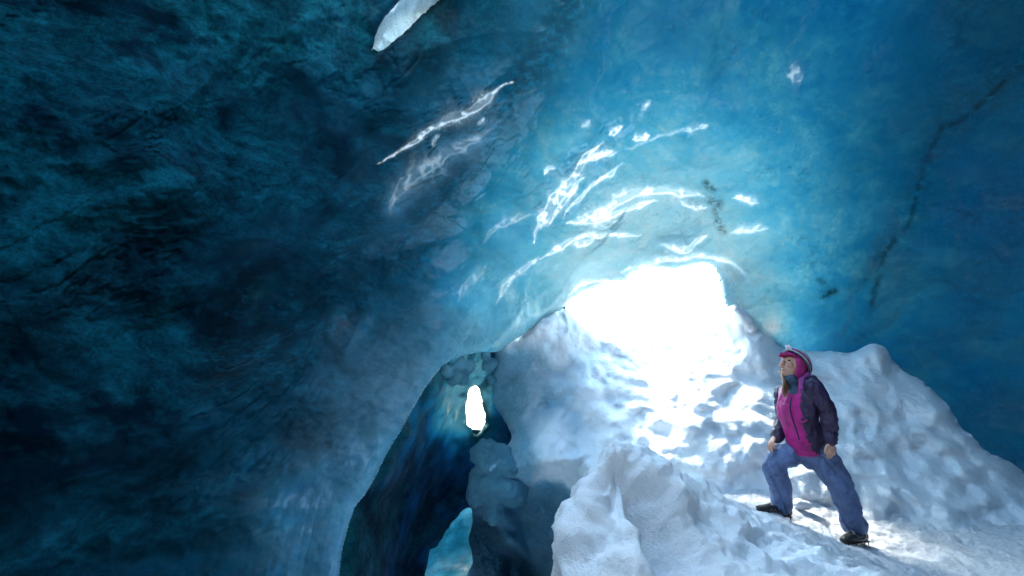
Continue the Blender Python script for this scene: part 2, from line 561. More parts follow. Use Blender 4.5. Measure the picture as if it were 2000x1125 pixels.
def shell_relief(P, px, py):
    Q = flow_coords(P)
    wob = 0.35 * np.stack([noise(P * 0.8, 31), noise(P * 0.8, 32), noise(P * 0.8, 33)], 1)
    Qs = (Q + wob) * np.array([0.55, 1.25, 1.25])
    sc = worley(Qs * 1.15, 11)
    sc2 = worley((Q + wob * 0.6) * np.array([0.9, 2.4, 2.4]) * 1.3, 12)
    left = smoothstep(1100, 300, px)
    r = 0.32 * fbm(P * 0.45, 3, 1)
    r = r + (0.16 + 0.22 * left) * (0.5 - sc) + (0.05 + 0.05 * left) * (0.5 - sc2)
    r = r + (0.012 + 0.02 * left) * fbm(P * 3.0, 4, 20) + 0.05 * left * fbm(P * 1.6, 4, 25)
    # fine ripples running with the old stream, and small sharp-edged hollows
    F2 = (Q + 0.25 * np.stack([noise(P * 1.4, 34), noise(P * 1.4, 35), noise(P * 1.4, 36)], 1)) * np.array([1.0, 3.6, 3.6])
    rip = np.abs(fbm(F2 * 1.2, 4, 27, 0.6))
    mask = smoothstep(-0.3, 0.5, fbm(P * 0.9, 3, 29))
    r = r + (0.008 + 0.04 * left) * mask * np.exp(-(rip / 0.10) ** 1.3)
    r = r - (0.005 + 0.045 * left) * (worley(P * 4.5 + 0.5 * noise(P * 5, 37)[:, None], 38) - 0.5) + (0.001 + 0.007 * left) * fbm(P * 14, 3, 28)
    # overlapping step along the old crease
    sd = ((px - 900) * 0.625 + (py - 350) * 0.78 + 45 * noise(P * 1.2, 145))
    r = r + 0.22 * smoothstep(25, -35, sd) * smoothstep(330, 480, px) * smoothstep(980, 860, px) * smoothstep(-420, -120, sd)
    # long grooves parallel to the free edge of the curtain
    q, cx, cy, _ = poly_dist(FOLD, px, py, closed=False)
    w3 = np.stack([q / 16 + 2.5 * noise(P * 1.1, 39), (cx - cy) / 190, 0 * q], 1)
    r = r + 0.009 * smoothstep(560, 760, py) * smoothstep(0.1, 0.5, 0.5 + 0.5 * noise(P * 1.3, 46)) * np.exp(-(q / 190) ** 2) * np.exp(-(np.abs(noise(w3, 40)) / 0.22) ** 2)
    return r

def shell_thick(P, px, py):
    d = np.sqrt(((P - RIM_C) ** 2).sum(1))
    t = 0.25 + 1.85 * (1 - np.exp(-np.maximum(d - 1.0, 0) / 1.7)) ** 1.25
    t = t + 0.25 * fbm(P * 0.55, 3, 41) * smoothstep(1, 4, d)
    # bright reflection beside the opening, painted as a pale thin spot
    q = np.sqrt(((P - at(1512, 642, 6.15)) ** 2).sum(1))
    t = t * (1 - 0.85 * np.exp(-(q / 0.22) ** 2))
    return np.clip(t, 0.03, 12)

def shell_dimming(P, px, py):
    """falloff of daylight painted into the ice: darker leftwards and away from the opening"""
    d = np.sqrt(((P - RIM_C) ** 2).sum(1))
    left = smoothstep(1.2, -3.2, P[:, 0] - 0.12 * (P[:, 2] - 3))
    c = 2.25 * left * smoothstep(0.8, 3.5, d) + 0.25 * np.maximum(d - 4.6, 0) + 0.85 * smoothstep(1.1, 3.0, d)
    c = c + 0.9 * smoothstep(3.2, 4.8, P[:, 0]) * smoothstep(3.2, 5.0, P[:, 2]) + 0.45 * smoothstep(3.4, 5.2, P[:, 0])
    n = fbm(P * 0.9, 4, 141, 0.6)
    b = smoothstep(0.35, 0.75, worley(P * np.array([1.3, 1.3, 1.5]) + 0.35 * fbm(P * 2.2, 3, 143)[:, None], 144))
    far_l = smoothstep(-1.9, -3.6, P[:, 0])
    # painted dimming eased on the fold below the old crease, most along the curtain
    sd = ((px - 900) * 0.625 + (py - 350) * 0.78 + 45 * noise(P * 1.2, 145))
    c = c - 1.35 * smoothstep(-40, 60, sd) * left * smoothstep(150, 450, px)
    c = c - 1.7 * shell_frost_sheen(P, px, py) * left - 0.3 * shell_frost_sheen(P, px, py)
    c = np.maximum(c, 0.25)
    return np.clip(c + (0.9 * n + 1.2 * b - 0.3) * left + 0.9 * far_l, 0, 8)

def shell_frost_sheen(P, px, py):  # pale frost, with the sheen of the opening painted into the colour
    r = np.zeros(len(P))
    for line, wd, s in (([(670, 1125), (700, 1000), (760, 880), (830, 755), (900, 690), (960, 620)], 85, 1.0), ([(1411, 545), (1418, 600), (1450, 650), (1500, 670), (1580, 690)], 45, 0.7),
                        ([(560, 1125), (620, 1000), (700, 860), (760, 760), (860, 690)], 100, 0.6),
                        ([(905, 600), (960, 540), (1040, 450)], 45, 0.55), ([(770, 400), (860, 310), (950, 260)], 24, 0.5),
                        ([(1020, 650), (1150, 540), (1300, 490), (1450, 500)], 40, 0.4)):
        d, _, _, _ = poly_dist(line, px, py, closed=False)
        r = np.maximum(r, s * np.exp(-(d / wd) ** 2))
    return r

def shell_glints(P, px, py):  # highlights painted as near-white transmission along the streak lines
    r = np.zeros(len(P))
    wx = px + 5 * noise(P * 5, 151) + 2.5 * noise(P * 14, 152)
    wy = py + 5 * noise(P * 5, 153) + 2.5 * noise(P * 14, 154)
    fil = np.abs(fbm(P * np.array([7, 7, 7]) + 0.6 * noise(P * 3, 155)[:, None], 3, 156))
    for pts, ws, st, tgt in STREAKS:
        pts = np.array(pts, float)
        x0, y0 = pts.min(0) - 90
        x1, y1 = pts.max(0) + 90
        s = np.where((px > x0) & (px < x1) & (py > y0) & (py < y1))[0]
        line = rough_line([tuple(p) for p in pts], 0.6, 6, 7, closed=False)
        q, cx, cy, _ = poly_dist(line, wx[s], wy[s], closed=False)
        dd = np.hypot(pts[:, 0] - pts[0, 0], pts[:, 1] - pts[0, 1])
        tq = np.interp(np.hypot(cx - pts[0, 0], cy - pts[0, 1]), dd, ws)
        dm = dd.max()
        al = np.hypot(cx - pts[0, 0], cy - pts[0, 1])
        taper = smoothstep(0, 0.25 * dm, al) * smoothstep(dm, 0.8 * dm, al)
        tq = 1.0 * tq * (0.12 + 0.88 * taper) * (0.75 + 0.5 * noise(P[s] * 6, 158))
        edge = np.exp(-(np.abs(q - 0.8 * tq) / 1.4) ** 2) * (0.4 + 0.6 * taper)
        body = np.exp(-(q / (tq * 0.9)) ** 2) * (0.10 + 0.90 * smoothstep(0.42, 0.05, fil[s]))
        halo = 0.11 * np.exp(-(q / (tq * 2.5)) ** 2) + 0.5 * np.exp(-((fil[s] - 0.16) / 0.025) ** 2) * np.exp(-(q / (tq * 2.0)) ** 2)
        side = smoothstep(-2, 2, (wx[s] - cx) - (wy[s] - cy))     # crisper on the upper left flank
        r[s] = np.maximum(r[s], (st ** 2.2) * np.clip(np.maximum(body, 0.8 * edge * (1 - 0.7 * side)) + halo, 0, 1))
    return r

def ash_lines(P, px, py):
    r = np.zeros(len(P))
    for line, wd, s in (([(1990, 130), (1930, 190), (1880, 235), (1840, 250), (1815, 300), (1795, 360), (1775, 440), (1730, 490), (1700, 600)], 7, 0.7), ([(1990, 130), (1930, 190), (1880, 235), (1840, 250), (1815, 300), (1795, 360), (1775, 440), (1730, 490)], 42, 0.28),
                        ([(1378, 358), (1392, 372)], 7, 0.9), ([(1388, 392), (1404, 398), (1398, 412)], 9, 0.75), ([(1350, 398), (1372, 408)], 8, 0.5), ([(1400, 428), (1412, 452)], 7, 0.95),
                        ([(1600, 545), (1616, 560)], 6, 0.6), ([(1608, 577), (1630, 568)], 7, 0.9),
                        ([(1110, 0), (1080, 70), (1010, 190), (930, 260), (860, 400), (830, 480), (700, 560), (520, 600), (430, 700)], 55, 0.5),
                        ([(700, 600), (660, 650)], 26, 0.7), ([(560, 830), (620, 860), (660, 890)], 22, 0.5),
                        ([(300, 470), (180, 560), (60, 640)], 60, 0.5), ([(480, 560), (440, 640), (430, 720)], 45, 0.7)):
        d, _, _, _ = poly_dist(line, px, py, closed=False)
        r = np.maximum(r, s * np.exp(-(d / wd) ** 2))
    return r

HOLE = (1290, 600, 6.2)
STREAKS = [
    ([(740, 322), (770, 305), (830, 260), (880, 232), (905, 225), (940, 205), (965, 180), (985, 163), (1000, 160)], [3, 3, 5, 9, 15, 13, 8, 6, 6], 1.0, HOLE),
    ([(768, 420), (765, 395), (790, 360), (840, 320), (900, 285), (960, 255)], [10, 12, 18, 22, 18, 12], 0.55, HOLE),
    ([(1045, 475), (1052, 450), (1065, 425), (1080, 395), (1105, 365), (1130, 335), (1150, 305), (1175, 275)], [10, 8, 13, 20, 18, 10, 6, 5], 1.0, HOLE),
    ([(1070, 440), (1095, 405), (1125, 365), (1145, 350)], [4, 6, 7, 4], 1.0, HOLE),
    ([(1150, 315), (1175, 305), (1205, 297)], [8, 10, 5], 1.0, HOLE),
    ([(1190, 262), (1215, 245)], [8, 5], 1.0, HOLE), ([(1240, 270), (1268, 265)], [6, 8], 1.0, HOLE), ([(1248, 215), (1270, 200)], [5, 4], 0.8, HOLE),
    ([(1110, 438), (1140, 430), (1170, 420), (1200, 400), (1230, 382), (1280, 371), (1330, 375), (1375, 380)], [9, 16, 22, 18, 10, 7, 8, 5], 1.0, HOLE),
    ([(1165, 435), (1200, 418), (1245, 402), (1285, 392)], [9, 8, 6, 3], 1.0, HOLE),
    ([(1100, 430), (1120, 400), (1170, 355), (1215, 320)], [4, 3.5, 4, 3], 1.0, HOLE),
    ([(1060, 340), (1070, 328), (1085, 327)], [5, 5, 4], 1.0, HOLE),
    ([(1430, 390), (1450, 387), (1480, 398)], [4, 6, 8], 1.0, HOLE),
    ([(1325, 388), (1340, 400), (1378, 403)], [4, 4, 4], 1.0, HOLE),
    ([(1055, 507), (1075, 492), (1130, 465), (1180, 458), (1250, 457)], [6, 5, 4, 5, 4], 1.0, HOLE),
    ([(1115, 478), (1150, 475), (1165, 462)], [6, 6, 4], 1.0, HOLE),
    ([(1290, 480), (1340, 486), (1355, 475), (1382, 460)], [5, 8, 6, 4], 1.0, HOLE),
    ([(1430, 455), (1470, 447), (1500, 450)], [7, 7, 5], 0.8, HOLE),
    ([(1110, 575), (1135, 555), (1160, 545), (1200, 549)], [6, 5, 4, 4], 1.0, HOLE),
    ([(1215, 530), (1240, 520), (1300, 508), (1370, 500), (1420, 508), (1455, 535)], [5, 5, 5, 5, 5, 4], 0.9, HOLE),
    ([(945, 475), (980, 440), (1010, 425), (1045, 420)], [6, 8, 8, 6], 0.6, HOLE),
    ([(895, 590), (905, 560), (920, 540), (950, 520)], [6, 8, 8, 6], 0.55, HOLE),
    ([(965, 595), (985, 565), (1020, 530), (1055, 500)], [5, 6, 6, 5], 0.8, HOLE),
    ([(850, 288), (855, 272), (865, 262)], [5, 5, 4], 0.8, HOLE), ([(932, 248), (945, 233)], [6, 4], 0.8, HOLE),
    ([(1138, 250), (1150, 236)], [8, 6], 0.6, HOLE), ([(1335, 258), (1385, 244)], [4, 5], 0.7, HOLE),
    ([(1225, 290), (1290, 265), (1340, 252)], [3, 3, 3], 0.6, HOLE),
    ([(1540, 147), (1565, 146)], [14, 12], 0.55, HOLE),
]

az = np.concatenate([np.arange(-180, -60, 2.5), np.arange(-60, -46, 0.6), np.arange(-46, 46, 0.13), np.arange(46, 60, 0.6), np.arange(60, 180.1, 2.5)])
az[0], az[-1] = -180, 180
el = np.concatenate([np.arange(-90, -44, 2.5), np.arange(-44, -30.5, 0.5), np.arange(-30.5, 30.5, 0.13), np.arange(30.5, 44, 0.6), np.arange(44, 90, 2.5), [90]])
cave = ice_sheet('ice_cave_wall', az, el, cut_sdf, shell_ctrl, M_ICE, shell_relief, curl=(26, 0.16), throat=(0.08, 0.2), fill_openings=[((-0.10, 0.28, 0.94), 22)], streaks=STREAKS,  # unseen ceiling opening added to let fill light onto mound and climber
                 attrs={'thickness': shell_thick, 'ash': ash_lines, 'dimming': shell_dimming, 'frost_sheen': shell_frost_sheen, 'lens': shell_glints})  # the lens attribute holds the painted highlight streaks
tag(cave, 'blue translucent ice wall and vaulted ceiling of the glacier cave with rippled scallops', 'ice wall', 'structure')

# ------------------------------------------------------------------ snow bank under the opening, with its ice left flank
bank_left = [(965, 560), (964, 685), (962, 763), (973, 800), (1002, 842), (989, 867), (956, 891), (923, 916), (911, 949), (907, 978), (923, 1005),
             (921, 1030), (915, 1060), (920, 1090), (912, 1125), (915, 1500)]
bank_top = [(2700, 1500), (2700, 1100), (2200, 1060), (2060, 990), (2000, 930), (1930, 880), (1880, 830), (1850, 790), (1800, 745), (1760, 718), (1722, 680), (1700, 673),
            (1660, 688), (1620, 690), (1570, 680), (1520, 655), (1470, 612), (1430, 588), (1380, 640), (1280, 660), (1180, 645), (1120, 615), (1095, 600), (1060, 560)]
bank_poly = rough_line(rough_line(bank_left + bank_top, 5, 34, 4), 1.5, 9, 8)

def bank_sdf(px, py):
    d, cx, cy, ins = poly_dist(bank_poly, px, py)
    return np.where(ins, d, -d), cx, cy

bank_ctrl = ([
    (1100, 615, 6.0), (1180, 650, 6.4), (1280, 665, 6.8), (1400, 655, 6.4), (1430, 600, 5.8), (1470, 640, 5.8), (1520, 670, 6.0), (1600, 695, 6.0), (1700, 685, 5.9), (1780, 740, 5.85),
    (1850, 800, 5.6), (2000, 940, 5.0), (2200, 1060, 4.6), (2600, 1150, 4.4), (2600, 1450, 3.6),
    (1130, 700, 6.0), (1250, 720, 6.1), (1350, 720, 6.0), (1300, 800, 5.6), (1200, 800, 5.65), (1250, 860, 5.3), (1400, 880, 5.1), (1450, 760, 5.6), (1500, 820, 5.35), (1500, 950, 4.85),
    (1600, 800, 5.45), (1600, 960, 4.8), (1700, 760, 5.6), (1700, 860, 5.2), (1700, 1000, 4.55), (1850, 900, 5.1), (1850, 1010, 4.5), (2000, 1060, 4.3), (2000, 1150, 4.0),
    (1450, 1100, 4.6), (1250, 1000, 5.0), (1700, 1200, 4.2),
    (1060, 640, 5.85), (1010, 670, 5.85), (1040, 720, 6.15), (980, 700, 6.1), (1040, 800, 6.0), (985, 780, 6.3), (1010, 880, 5.75), (1100, 850, 5.65), (1110, 900, 5.4), (1060, 905, 5.5),
    (930, 930, 5.9), (960, 960, 5.8), (960, 1010, 6.15), (1000, 1090, 6.3), (940, 1120, 6.4), (1080, 960, 5.65), (1080, 1050, 5.8), (1140, 960, 5.3), (1000, 1300, 6.4),
], [])

dents = [(1300, 845, 26, 0.10), (1390, 715, 22, 0.05), (1465, 745, 40, 0.09), (1500, 790, 30, 0.05), (1395, 838, 18, 0.05), (1250, 705, 60, 0.07), (1160, 700, 40, 0.06),
         (1480, 850, 22, 0.04), (1200, 770, 40, 0.05), (1800, 880, 34, 0.10), (1850, 900, 30, 0.10), (1885, 960, 34, 0.11), (1770, 1000, 40, 0.05), (1720, 720, 40, 0.06),
         (1930, 1010, 34, 0.10), (1340, 790, 24, 0.04), (1430, 800, 24, 0.04), (1560, 760, 40, 0.05), (1150, 870, 30, 0.04), (1075, 770, 60, 0.08), (1095, 815, 50, 0.07)]

def bank_relief(P, px, py):
    right = smoothstep(1120, 1250, px)
    r = 0.16 * fbm(P * 0.9, 3, 51) + 0.055 * fbm(P * 2.4, 4, 52, 0.55)
    r = r - 0.22 * (0.55 - worley(P * 2.0, 53)) * (0.5 + 0.5 * right) - 0.10 * (0.55 - worley(P * 4.6 + 3, 54)) + 0.014 * fbm(P * 9, 4, 57) + 0.075 * smoothstep(0.42, 0.12, worley(P * 2.9 + 0.3 * noise(P * 4, 48)[:, None], 49)) + 0.012 * smoothstep(0.42, 0.15, worley(P * 6.5, 47))
    chunk = smoothstep(1000, 915, px) * smoothstep(850, 900, py) * smoothstep(1060, 980, py)
    r = r - 0.34 * chunk * (0.5 - worley(P * np.array([5, 5, 4]), 55))
    lumpy = smoothstep(840, 960, py) * smoothstep(1600, 1750, px)
    r = r - 0.12 * lumpy * (0.5 - worley(P * 4.2, 56))
    for (x, y, s, a) in dents:
        r = r + a * 1.5 * np.exp(-(((px - x) / s) ** 2 + ((py - y) / (s * 0.65)) ** 2))
    # ledge: snow above 905, undercut below it, on the ice flank
    m = smoothstep(1180, 1100, px) * smoothstep(960, 1000, px)
    nn = 22 * noise(P * 2.2, 58) + 9 * noise(P * 6, 59)
    m = smoothstep(1190, 1120, px + nn) * smoothstep(965, 1035, px + nn)
    r = r + 0.45 * m * smoothstep(915, 1010, py + nn) + 0.18 * m * smoothstep(898, 915, py + nn)
    r = r + 0.8 * smoothstep(-30, 45, (py - 995) - (px - 945) + nn) * smoothstep(985, 1030, py + 0.3 * nn) * smoothstep(1150, 1090, px)
    r = r - 0.10 * smoothstep(1150, 1050, px) * (0.5 - np.abs(fbm(P * np.array([2.4, 2.4, 1.2]), 3, 60)))
    return r

az2 = np.arange(-8, 60, 0.16)
el2 = np.arange(-46, 4, 0.16)
def bank_thick(P, px, py):
    return 0.5 + 0.9 * smoothstep(900, 1010, py) + 0.3 * fbm(P * 1.5, 2, 71)
def bank_ice_shade(P, px, py):  # blue flank ice, plus shade under the ledge painted into the colour
    n = 60 * noise(P * 2.5, 171) + 25 * noise(P * 7, 172)
    a = smoothstep(1150, 1000, px + n) * 0.5 * smoothstep(640, 700, py)
    b = 0.75 * smoothstep(1190, 1090, px + 0.4 * n) * smoothstep(905, 985, py + 0.6 * n)
    c = smoothstep(-25, 35, (py - 995) - (px - 945) + 0.5 * n) * smoothstep(985, 1015, py + 0.15 * n)  # shade of the undercut cavity painted dark blue
    return np.clip(np.maximum(np.maximum(a, b), c), 0, 1)
bank = ice_sheet('snow_bank', az2, el2, bank_sdf, bank_ctrl, M_BANK, bank_relief, curl=(34, 0.3), throat=(0.1,), attrs={'ice_shade': bank_ice_shade})
tag(bank, 'tall bank of white snow and ice rising behind the climber up to the bright opening', 'snow bank')

def win_sdf(px, py):
    d, cx, cy, ins = poly_dist([(680, 120), (700, 40), (790, -80), (930, -70), (900, 60), (770, 150)], px, py)
    return np.where(ins, d, -d), cx, cy
# sunlit snowfield outside, beyond the opening
nu, nv = 80, 90
uu, vv = np.meshgrid(np.linspace(0, 1, nu), np.linspace(0, 1, nv) ** 2.2)
X = (0.4 + 2.8 * uu) + (uu - 0.05) * 60 * vv
Y = 6.55 + 0.2 * np.sin(uu * 3) + 50 * vv
Z = 1.62 + 0.12 * fbm(np.stack([X.ravel(), Y.ravel(), 0 * X.ravel()], 1) * 0.8, 3, 95).reshape(X.shape) + 0.02 * 50 * vv
I = np.arange(nu * nv).reshape(nv, nu)
field = mesh_from('snow_field', np.stack([X.ravel(), Y.ravel(), Z.ravel()], 1),
                  np.stack([I[:-1, :-1], I[:-1, 1:], I[1:, 1:], I[1:, :-1]], -1).reshape(-1, 4), M_SNOW)
tag(field, 'sunlit snow lying outside the opening of the cave', 'snow field', 'structure')
snow_win = ice_sheet('frosted_snow_window', np.arange(-20, -4, 0.14), np.arange(22, 38, 0.14), win_sdf,
                     ([(730, 100, 5.6), (800, 40, 5.6), (870, -20, 5.55), (700, -40, 5.65), (900, 100, 5.65), (800, 110, 5.6)], []), make_snow('crusted_snow', col=(.8, .84, .9), bump=0.9, trans=0.11, dirt=0.7),
                     lambda P, x, y: 0.06 * fbm(P * 3, 4, 91) + 0.09 * worley(P * np.array([12, 12, 7]), 92) + 0.03 * worley(P * 30, 93))
tag(snow_win, 'small almond-shaped patch of crusted white snow plugging a hole high in the dark vault', 'snow patch')

# ------------------------------------------------------------------ side passage
pass_poly = rough_line([(560, 1500), (600, 1000), (700, 780), (820, 640), (880, 640), (936, 636), (1000, 615), (1050, 595), (1100, 575), (1120, 640), (1250, 760), (1300, 1500)], 1, 12, 5)
hole_a = rough_line([(915, 762), (926, 752), (938, 764), (942, 790), (949, 812), (945, 834), (934, 846), (919, 838), (909, 818), (912, 785)], 2.6, 6, 9)
hole_b = rough_line([(912, 992), (930, 1000), (960, 1040), (960, 1500), (780, 1500), (832, 1110), (856, 1065), (880, 1025)], 1.5, 6, 10)
def pass_sdf(px, py):
    d, cx, cy, ins = poly_dist(pass_poly, px, py)
    d = np.where(ins, d, -d)
    for h in (hole_a, hole_b):
        e, ex, ey, ih = poly_dist(h, px, py)
        e = np.where(ih, -e, e)
        m = e < d
        d = np.where(m, e, d)
        cx = np.where(m, ex, cx)
        cy = np.where(m, ey, cy)
    return d, cx, cy
pass_ctrl = ([
    (600, 1000, 4.6), (620, 1300, 4.4), (680, 1125, 4.4), (700, 1000, 4.7), (760, 920, 5.0), (800, 850, 5.2), (850, 760, 5.5), (880, 700, 5.7), (930, 680, 6.3), (820, 650, 5.15), (880, 645, 5.2), (936, 640, 5.35), (1000, 618, 6.0), (1050, 598, 6.25), (1100, 578, 6.45), (1030, 670, 6.9), (700, 780, 5.2),
    (740, 1125, 5.1), (760, 1050, 5.5), (790, 1000, 6.2), (840, 900, 6.5), (850, 950, 6.9), (900, 950, 7.3), (860, 1000, 7.1), (800, 1100, 6.6), (900, 800, 7.0), (870, 830, 6.6), (880, 870, 7.0), (890, 745, 6.3), (930, 740, 6.5),
    (960, 740, 6.8), (980, 800, 7.0), (970, 860, 7.0), (1040, 700, 7.0), (1040, 900, 7.4), (1000, 1100, 7.8), (1200, 740, 6.9), (1250, 900, 6.7), (1300, 1100, 6.5), (1300, 1400, 6.3), (800, 1400, 6.2),
], [])
def pass_relief(P, px, py):
    r = 0.12 * fbm(P * 1.3, 3, 61) + 0.03 * fbm(P * 6, 3, 62)
    top = smoothstep(790, 740, py) * smoothstep(850, 870, px)
    r = r - (0.08 + 0.45 * top) * (0.5 - worley(P * 4.0, 63))
    lump = np.exp(-(((px - 875) / 30) ** 2 + ((py - 815) / 30) ** 2))
    return r - 0.25 * lump * (0.6 - worley(P * 5.0, 64))
def pass_thick(P, px, py):
    d = np.hypot((px - 925) / 60, (py - 770) / 75)
    t = 0.35 + 2.2 * smoothstep(0.5, 2.2, d) + 0.4 * fbm(P * 2.0, 3, 66)
    t = t + 1.5 * smoothstep(850, 960, py) + 1.5 * smoothstep(955, 975, px)
    for line, wd in (([(932, 686), (941, 712), (936, 748)], 9), ([(862, 835), (885, 822), (905, 835)], 16), ([(895, 700), (905, 725)], 10)):
        q, _, _, _ = poly_dist(line, px, py, closed=False)
        t = t * (1 - 0.45 * np.exp(-(q / wd) ** 2))
    return np.clip(t, 0.55, 9)
def pass_dimming(P, px, py):  # falloff of light away from the bright gap, painted into the transmission
    d = np.hypot((px - 915) / 70, (py - 800) / 80)
    c = 1.35 * smoothstep(0.6, 2.4, d) + 0.9 * fbm(P * 2.5, 4, 69) + 0.8 * smoothstep(0.3, 0.6, worley(P * 3.5, 70))
    for line, wd in (([(932, 686), (941, 712), (936, 748)], 10), ([(862, 835), (885, 822), (905, 835)], 20), ([(895, 700), (905, 725)], 12)):
        q, _, _, _ = poly_dist(line, px, py, closed=False)
        c = c - 2.6 * np.exp(-(q / wd) ** 2)
    return np.clip(c, -0.8, 9)
passage = ice_sheet('ice_passage_wall', np.arange(-26, 18, 0.18), np.arange(-46, 1, 0.18), pass_sdf, pass_ctrl, M_DEEP, pass_relief, curl=(14, 0.15), throat=(0.15, 0.4),
                    attrs={'thickness': pass_thick, 'ash': lambda P, x, y: 0 * x, 'dimming': pass_dimming})
tag(passage, 'dark blue ice wall of the narrow side passage behind the hanging ice curtain', 'ice wall', 'structure')
far_ctrl = ([(700, 900, 8.6), (780, 960, 8.4), (900, 960, 8.4), (1000, 960, 8.4), (780, 1200, 7.2), (900, 1200, 7.2), (1000, 1200, 7.2)], [])
far = ice_sheet('far_ice_wall', np.arange(-16, 3, 0.3), np.arange(-46, -17, 0.3), None, far_ctrl, M_DEEP,
                lambda P, x, y: 0.15 * fbm(P * 1.2, 4, 67), attrs={'thickness': lambda P, x, y: 1.7 + 0.3 * fbm(P, 2, 68), 'dimming': lambda P, x, y: 0.4 + 0 * x, 'ash': lambda P, x, y: 0 * x})
tag(far, 'bright blue ice at the far end of the low passage', 'ice wall', 'structure')

# ------------------------------------------------------------------ ground: near mound and trodden path, one height field cut in two
gp = [(1200, 862, 3.3), (1240, 866, 3.35), (1300, 895, 3.45), (1350, 932, 3.6), (1400, 960, 3.75), (1450, 985, 3.95), (1170, 890, 3.25),
      (1150, 925, 3.2), (1110, 990, 3.15), (1085, 1060, 3.05), (1070, 1125, 3.0),
      (1200, 950, 3.05), (1300, 1000, 3.0), (1250, 1060, 2.8), (1200, 1125, 2.7), (1400, 1060, 3.1), (1350, 1125, 2.7), (1500, 1125, 2.9), (1500, 1050, 3.5), (1600, 1080, 3.4), (1650, 1110, 3.1),
      (1515, 1004, 4.35), (1540, 1014, 4.33), (1672, 1061, 4.15), (1850, 1080, 3.95), (2000, 1125, 3.35), (1760, 1125, 3.4), (2000, 1085, 3.9), (1600, 1030, 4.2), (1560, 988, 4.6)]
GP = [at(*p) for p in gp]
extra = [(0, 0, -.6), (-2, 0, -.6), (2, 0, -.6), (0, -3, -.6), (0.6, 2.2, -.45), (1.4, 2.1, -.35), (2.2, 2.3, -.3), (3.2, 2.6, -.15), (4.5, 2.5, -.2), (5, 4, 0), (-0.1, 3.2, -.75), (-0.2, 3.9, -.9),
         (0.45, 3.95, 0.05), (0.9, 4.2, 0.2), (1.5, 4.7, 0.2), (-2, 3, -.8), (0, 6, -1.5), (-2, 7, -1.6), (3, 6, 0.4), (1.5, 6, 0.2), (4.5, 5.2, 0.1), (5.5, 6, .2), (-5, 2, -.7), (6, -2, -.6), (-5, -4, -.6), (5, -5, -.6), (0, 9, -2), (-4, 9, -2), (6, 9, 0)]
G = np.array(GP + [np.array(e, float) for e in extra])
gfit = rbf_fit(G[:, :2], G[:, 2], 2e-4)

def pxy(V):
    d = V - CAM
    D = d @ FW
    return 1000 + 1000 * (d @ RT) / D, 562.5 - 1000 * (d @ UP) / D, D

gdents = [at(1235, 950, 3.08), at(1330, 1065, 2.85), at(1190, 1035, 2.9), at(1390, 1085, 2.9), at(1245, 885, 3.25), at(1300, 960, 3.05), at(1400, 1010, 3.3), at(1500, 1095, 3.0), at(1570, 1100, 3.05), at(1140, 1090, 2.85), at(1620, 1130, 3.0),
          at(1600, 1045, 4.1), at(1745, 1078, 3.9), at(1800, 1066, 4.0), at(1885, 1095, 3.7), at(1570, 1018, 4.3), at(1850, 1115, 3.45), at(1950, 1100, 3.6), at(1640, 1030, 4.3)]
gsize = [(0.17, 0.20), (0.20, 0.26), (0.12, 0.10), (0.12, 0.08), (0.07, 0.04), (0.13, 0.08), (0.10, 0.05), (0.12, 0.09), (0.11, 0.08), (0.10, 0.07), (0.12, 0.08)] + [(0.10, 0.035)] * 8

def ground_pts(X, Y):
    def zz(a, b):
        return np.clip(rbf_eval(gfit, np.stack([a, b], 1)), -2.2, 1.4)
    z = zz(X, Y)
    e = 0.03
    N = np.stack([-(zz(X + e, Y) - z) / e, -(zz(X, Y + e) - z) / e, np.ones(len(X))], 1)
    N /= np.linalg.norm(N, axis=1)[:, None]
    P = np.stack([X, Y, z], 1)
    md = smoothstep(3.0, 2.2, X) * smoothstep(4.3, 3.7, Y)      # on the mound
    h = md * 0.08 * noise(P * 1.9, 86)
    W = P + 0.06 * np.stack([noise(P * 4, 101), noise(P * 4, 102), noise(P * 4, 103)], 1) + 0.02 * np.stack([noise(P * 13, 104), noise(P * 13, 105), noise(P * 13, 106)], 1)
    for c, (s_, a) in zip(gdents, gsize):
        r2 = ((W - c) ** 2).sum(1) / (s_ * 1.15) ** 2
        h = h - a * 1.2 * np.exp(-r2 ** 1.6) + 0.05 * a * np.exp(-((np.sqrt(r2) - 1.35) / 0.3) ** 2)
    h = h + (0.012 + 0.035 * md) * fbm(P * 3.2, 4, 81, 0.55)
    h = h + 0.11 * md * (worley(P * 3.4 + 0.25 * noise(P * 6, 87)[:, None], 82) - 0.5) + (0.014 + 0.020 * md) * (worley(P * 9, 83) - 0.5)
    h = h + (0.009 + 0.003 * md) * fbm(P * 18, 4, 88) + 0.004 * noise(P * 45, 78) + 0.03 * (1 - md) * (worley(P * 6.0, 89) - 0.5)
    return P + N * h[:, None]

def patch(x0, x1, y0, y1, st):
    X, Y = np.meshgrid(np.arange(x0, x1 + st / 2, st), np.arange(y0, y1 + st / 2, st))
    n, m = X.shape
    V = ground_pts(X.ravel(), Y.ravel())
    I = np.arange(n * m).reshape(n, m)
    F = np.stack([I[:-1, :-1], I[:-1, 1:], I[1:, 1:], I[1:, :-1]], -1).reshape(-1, 4)
    return V, F

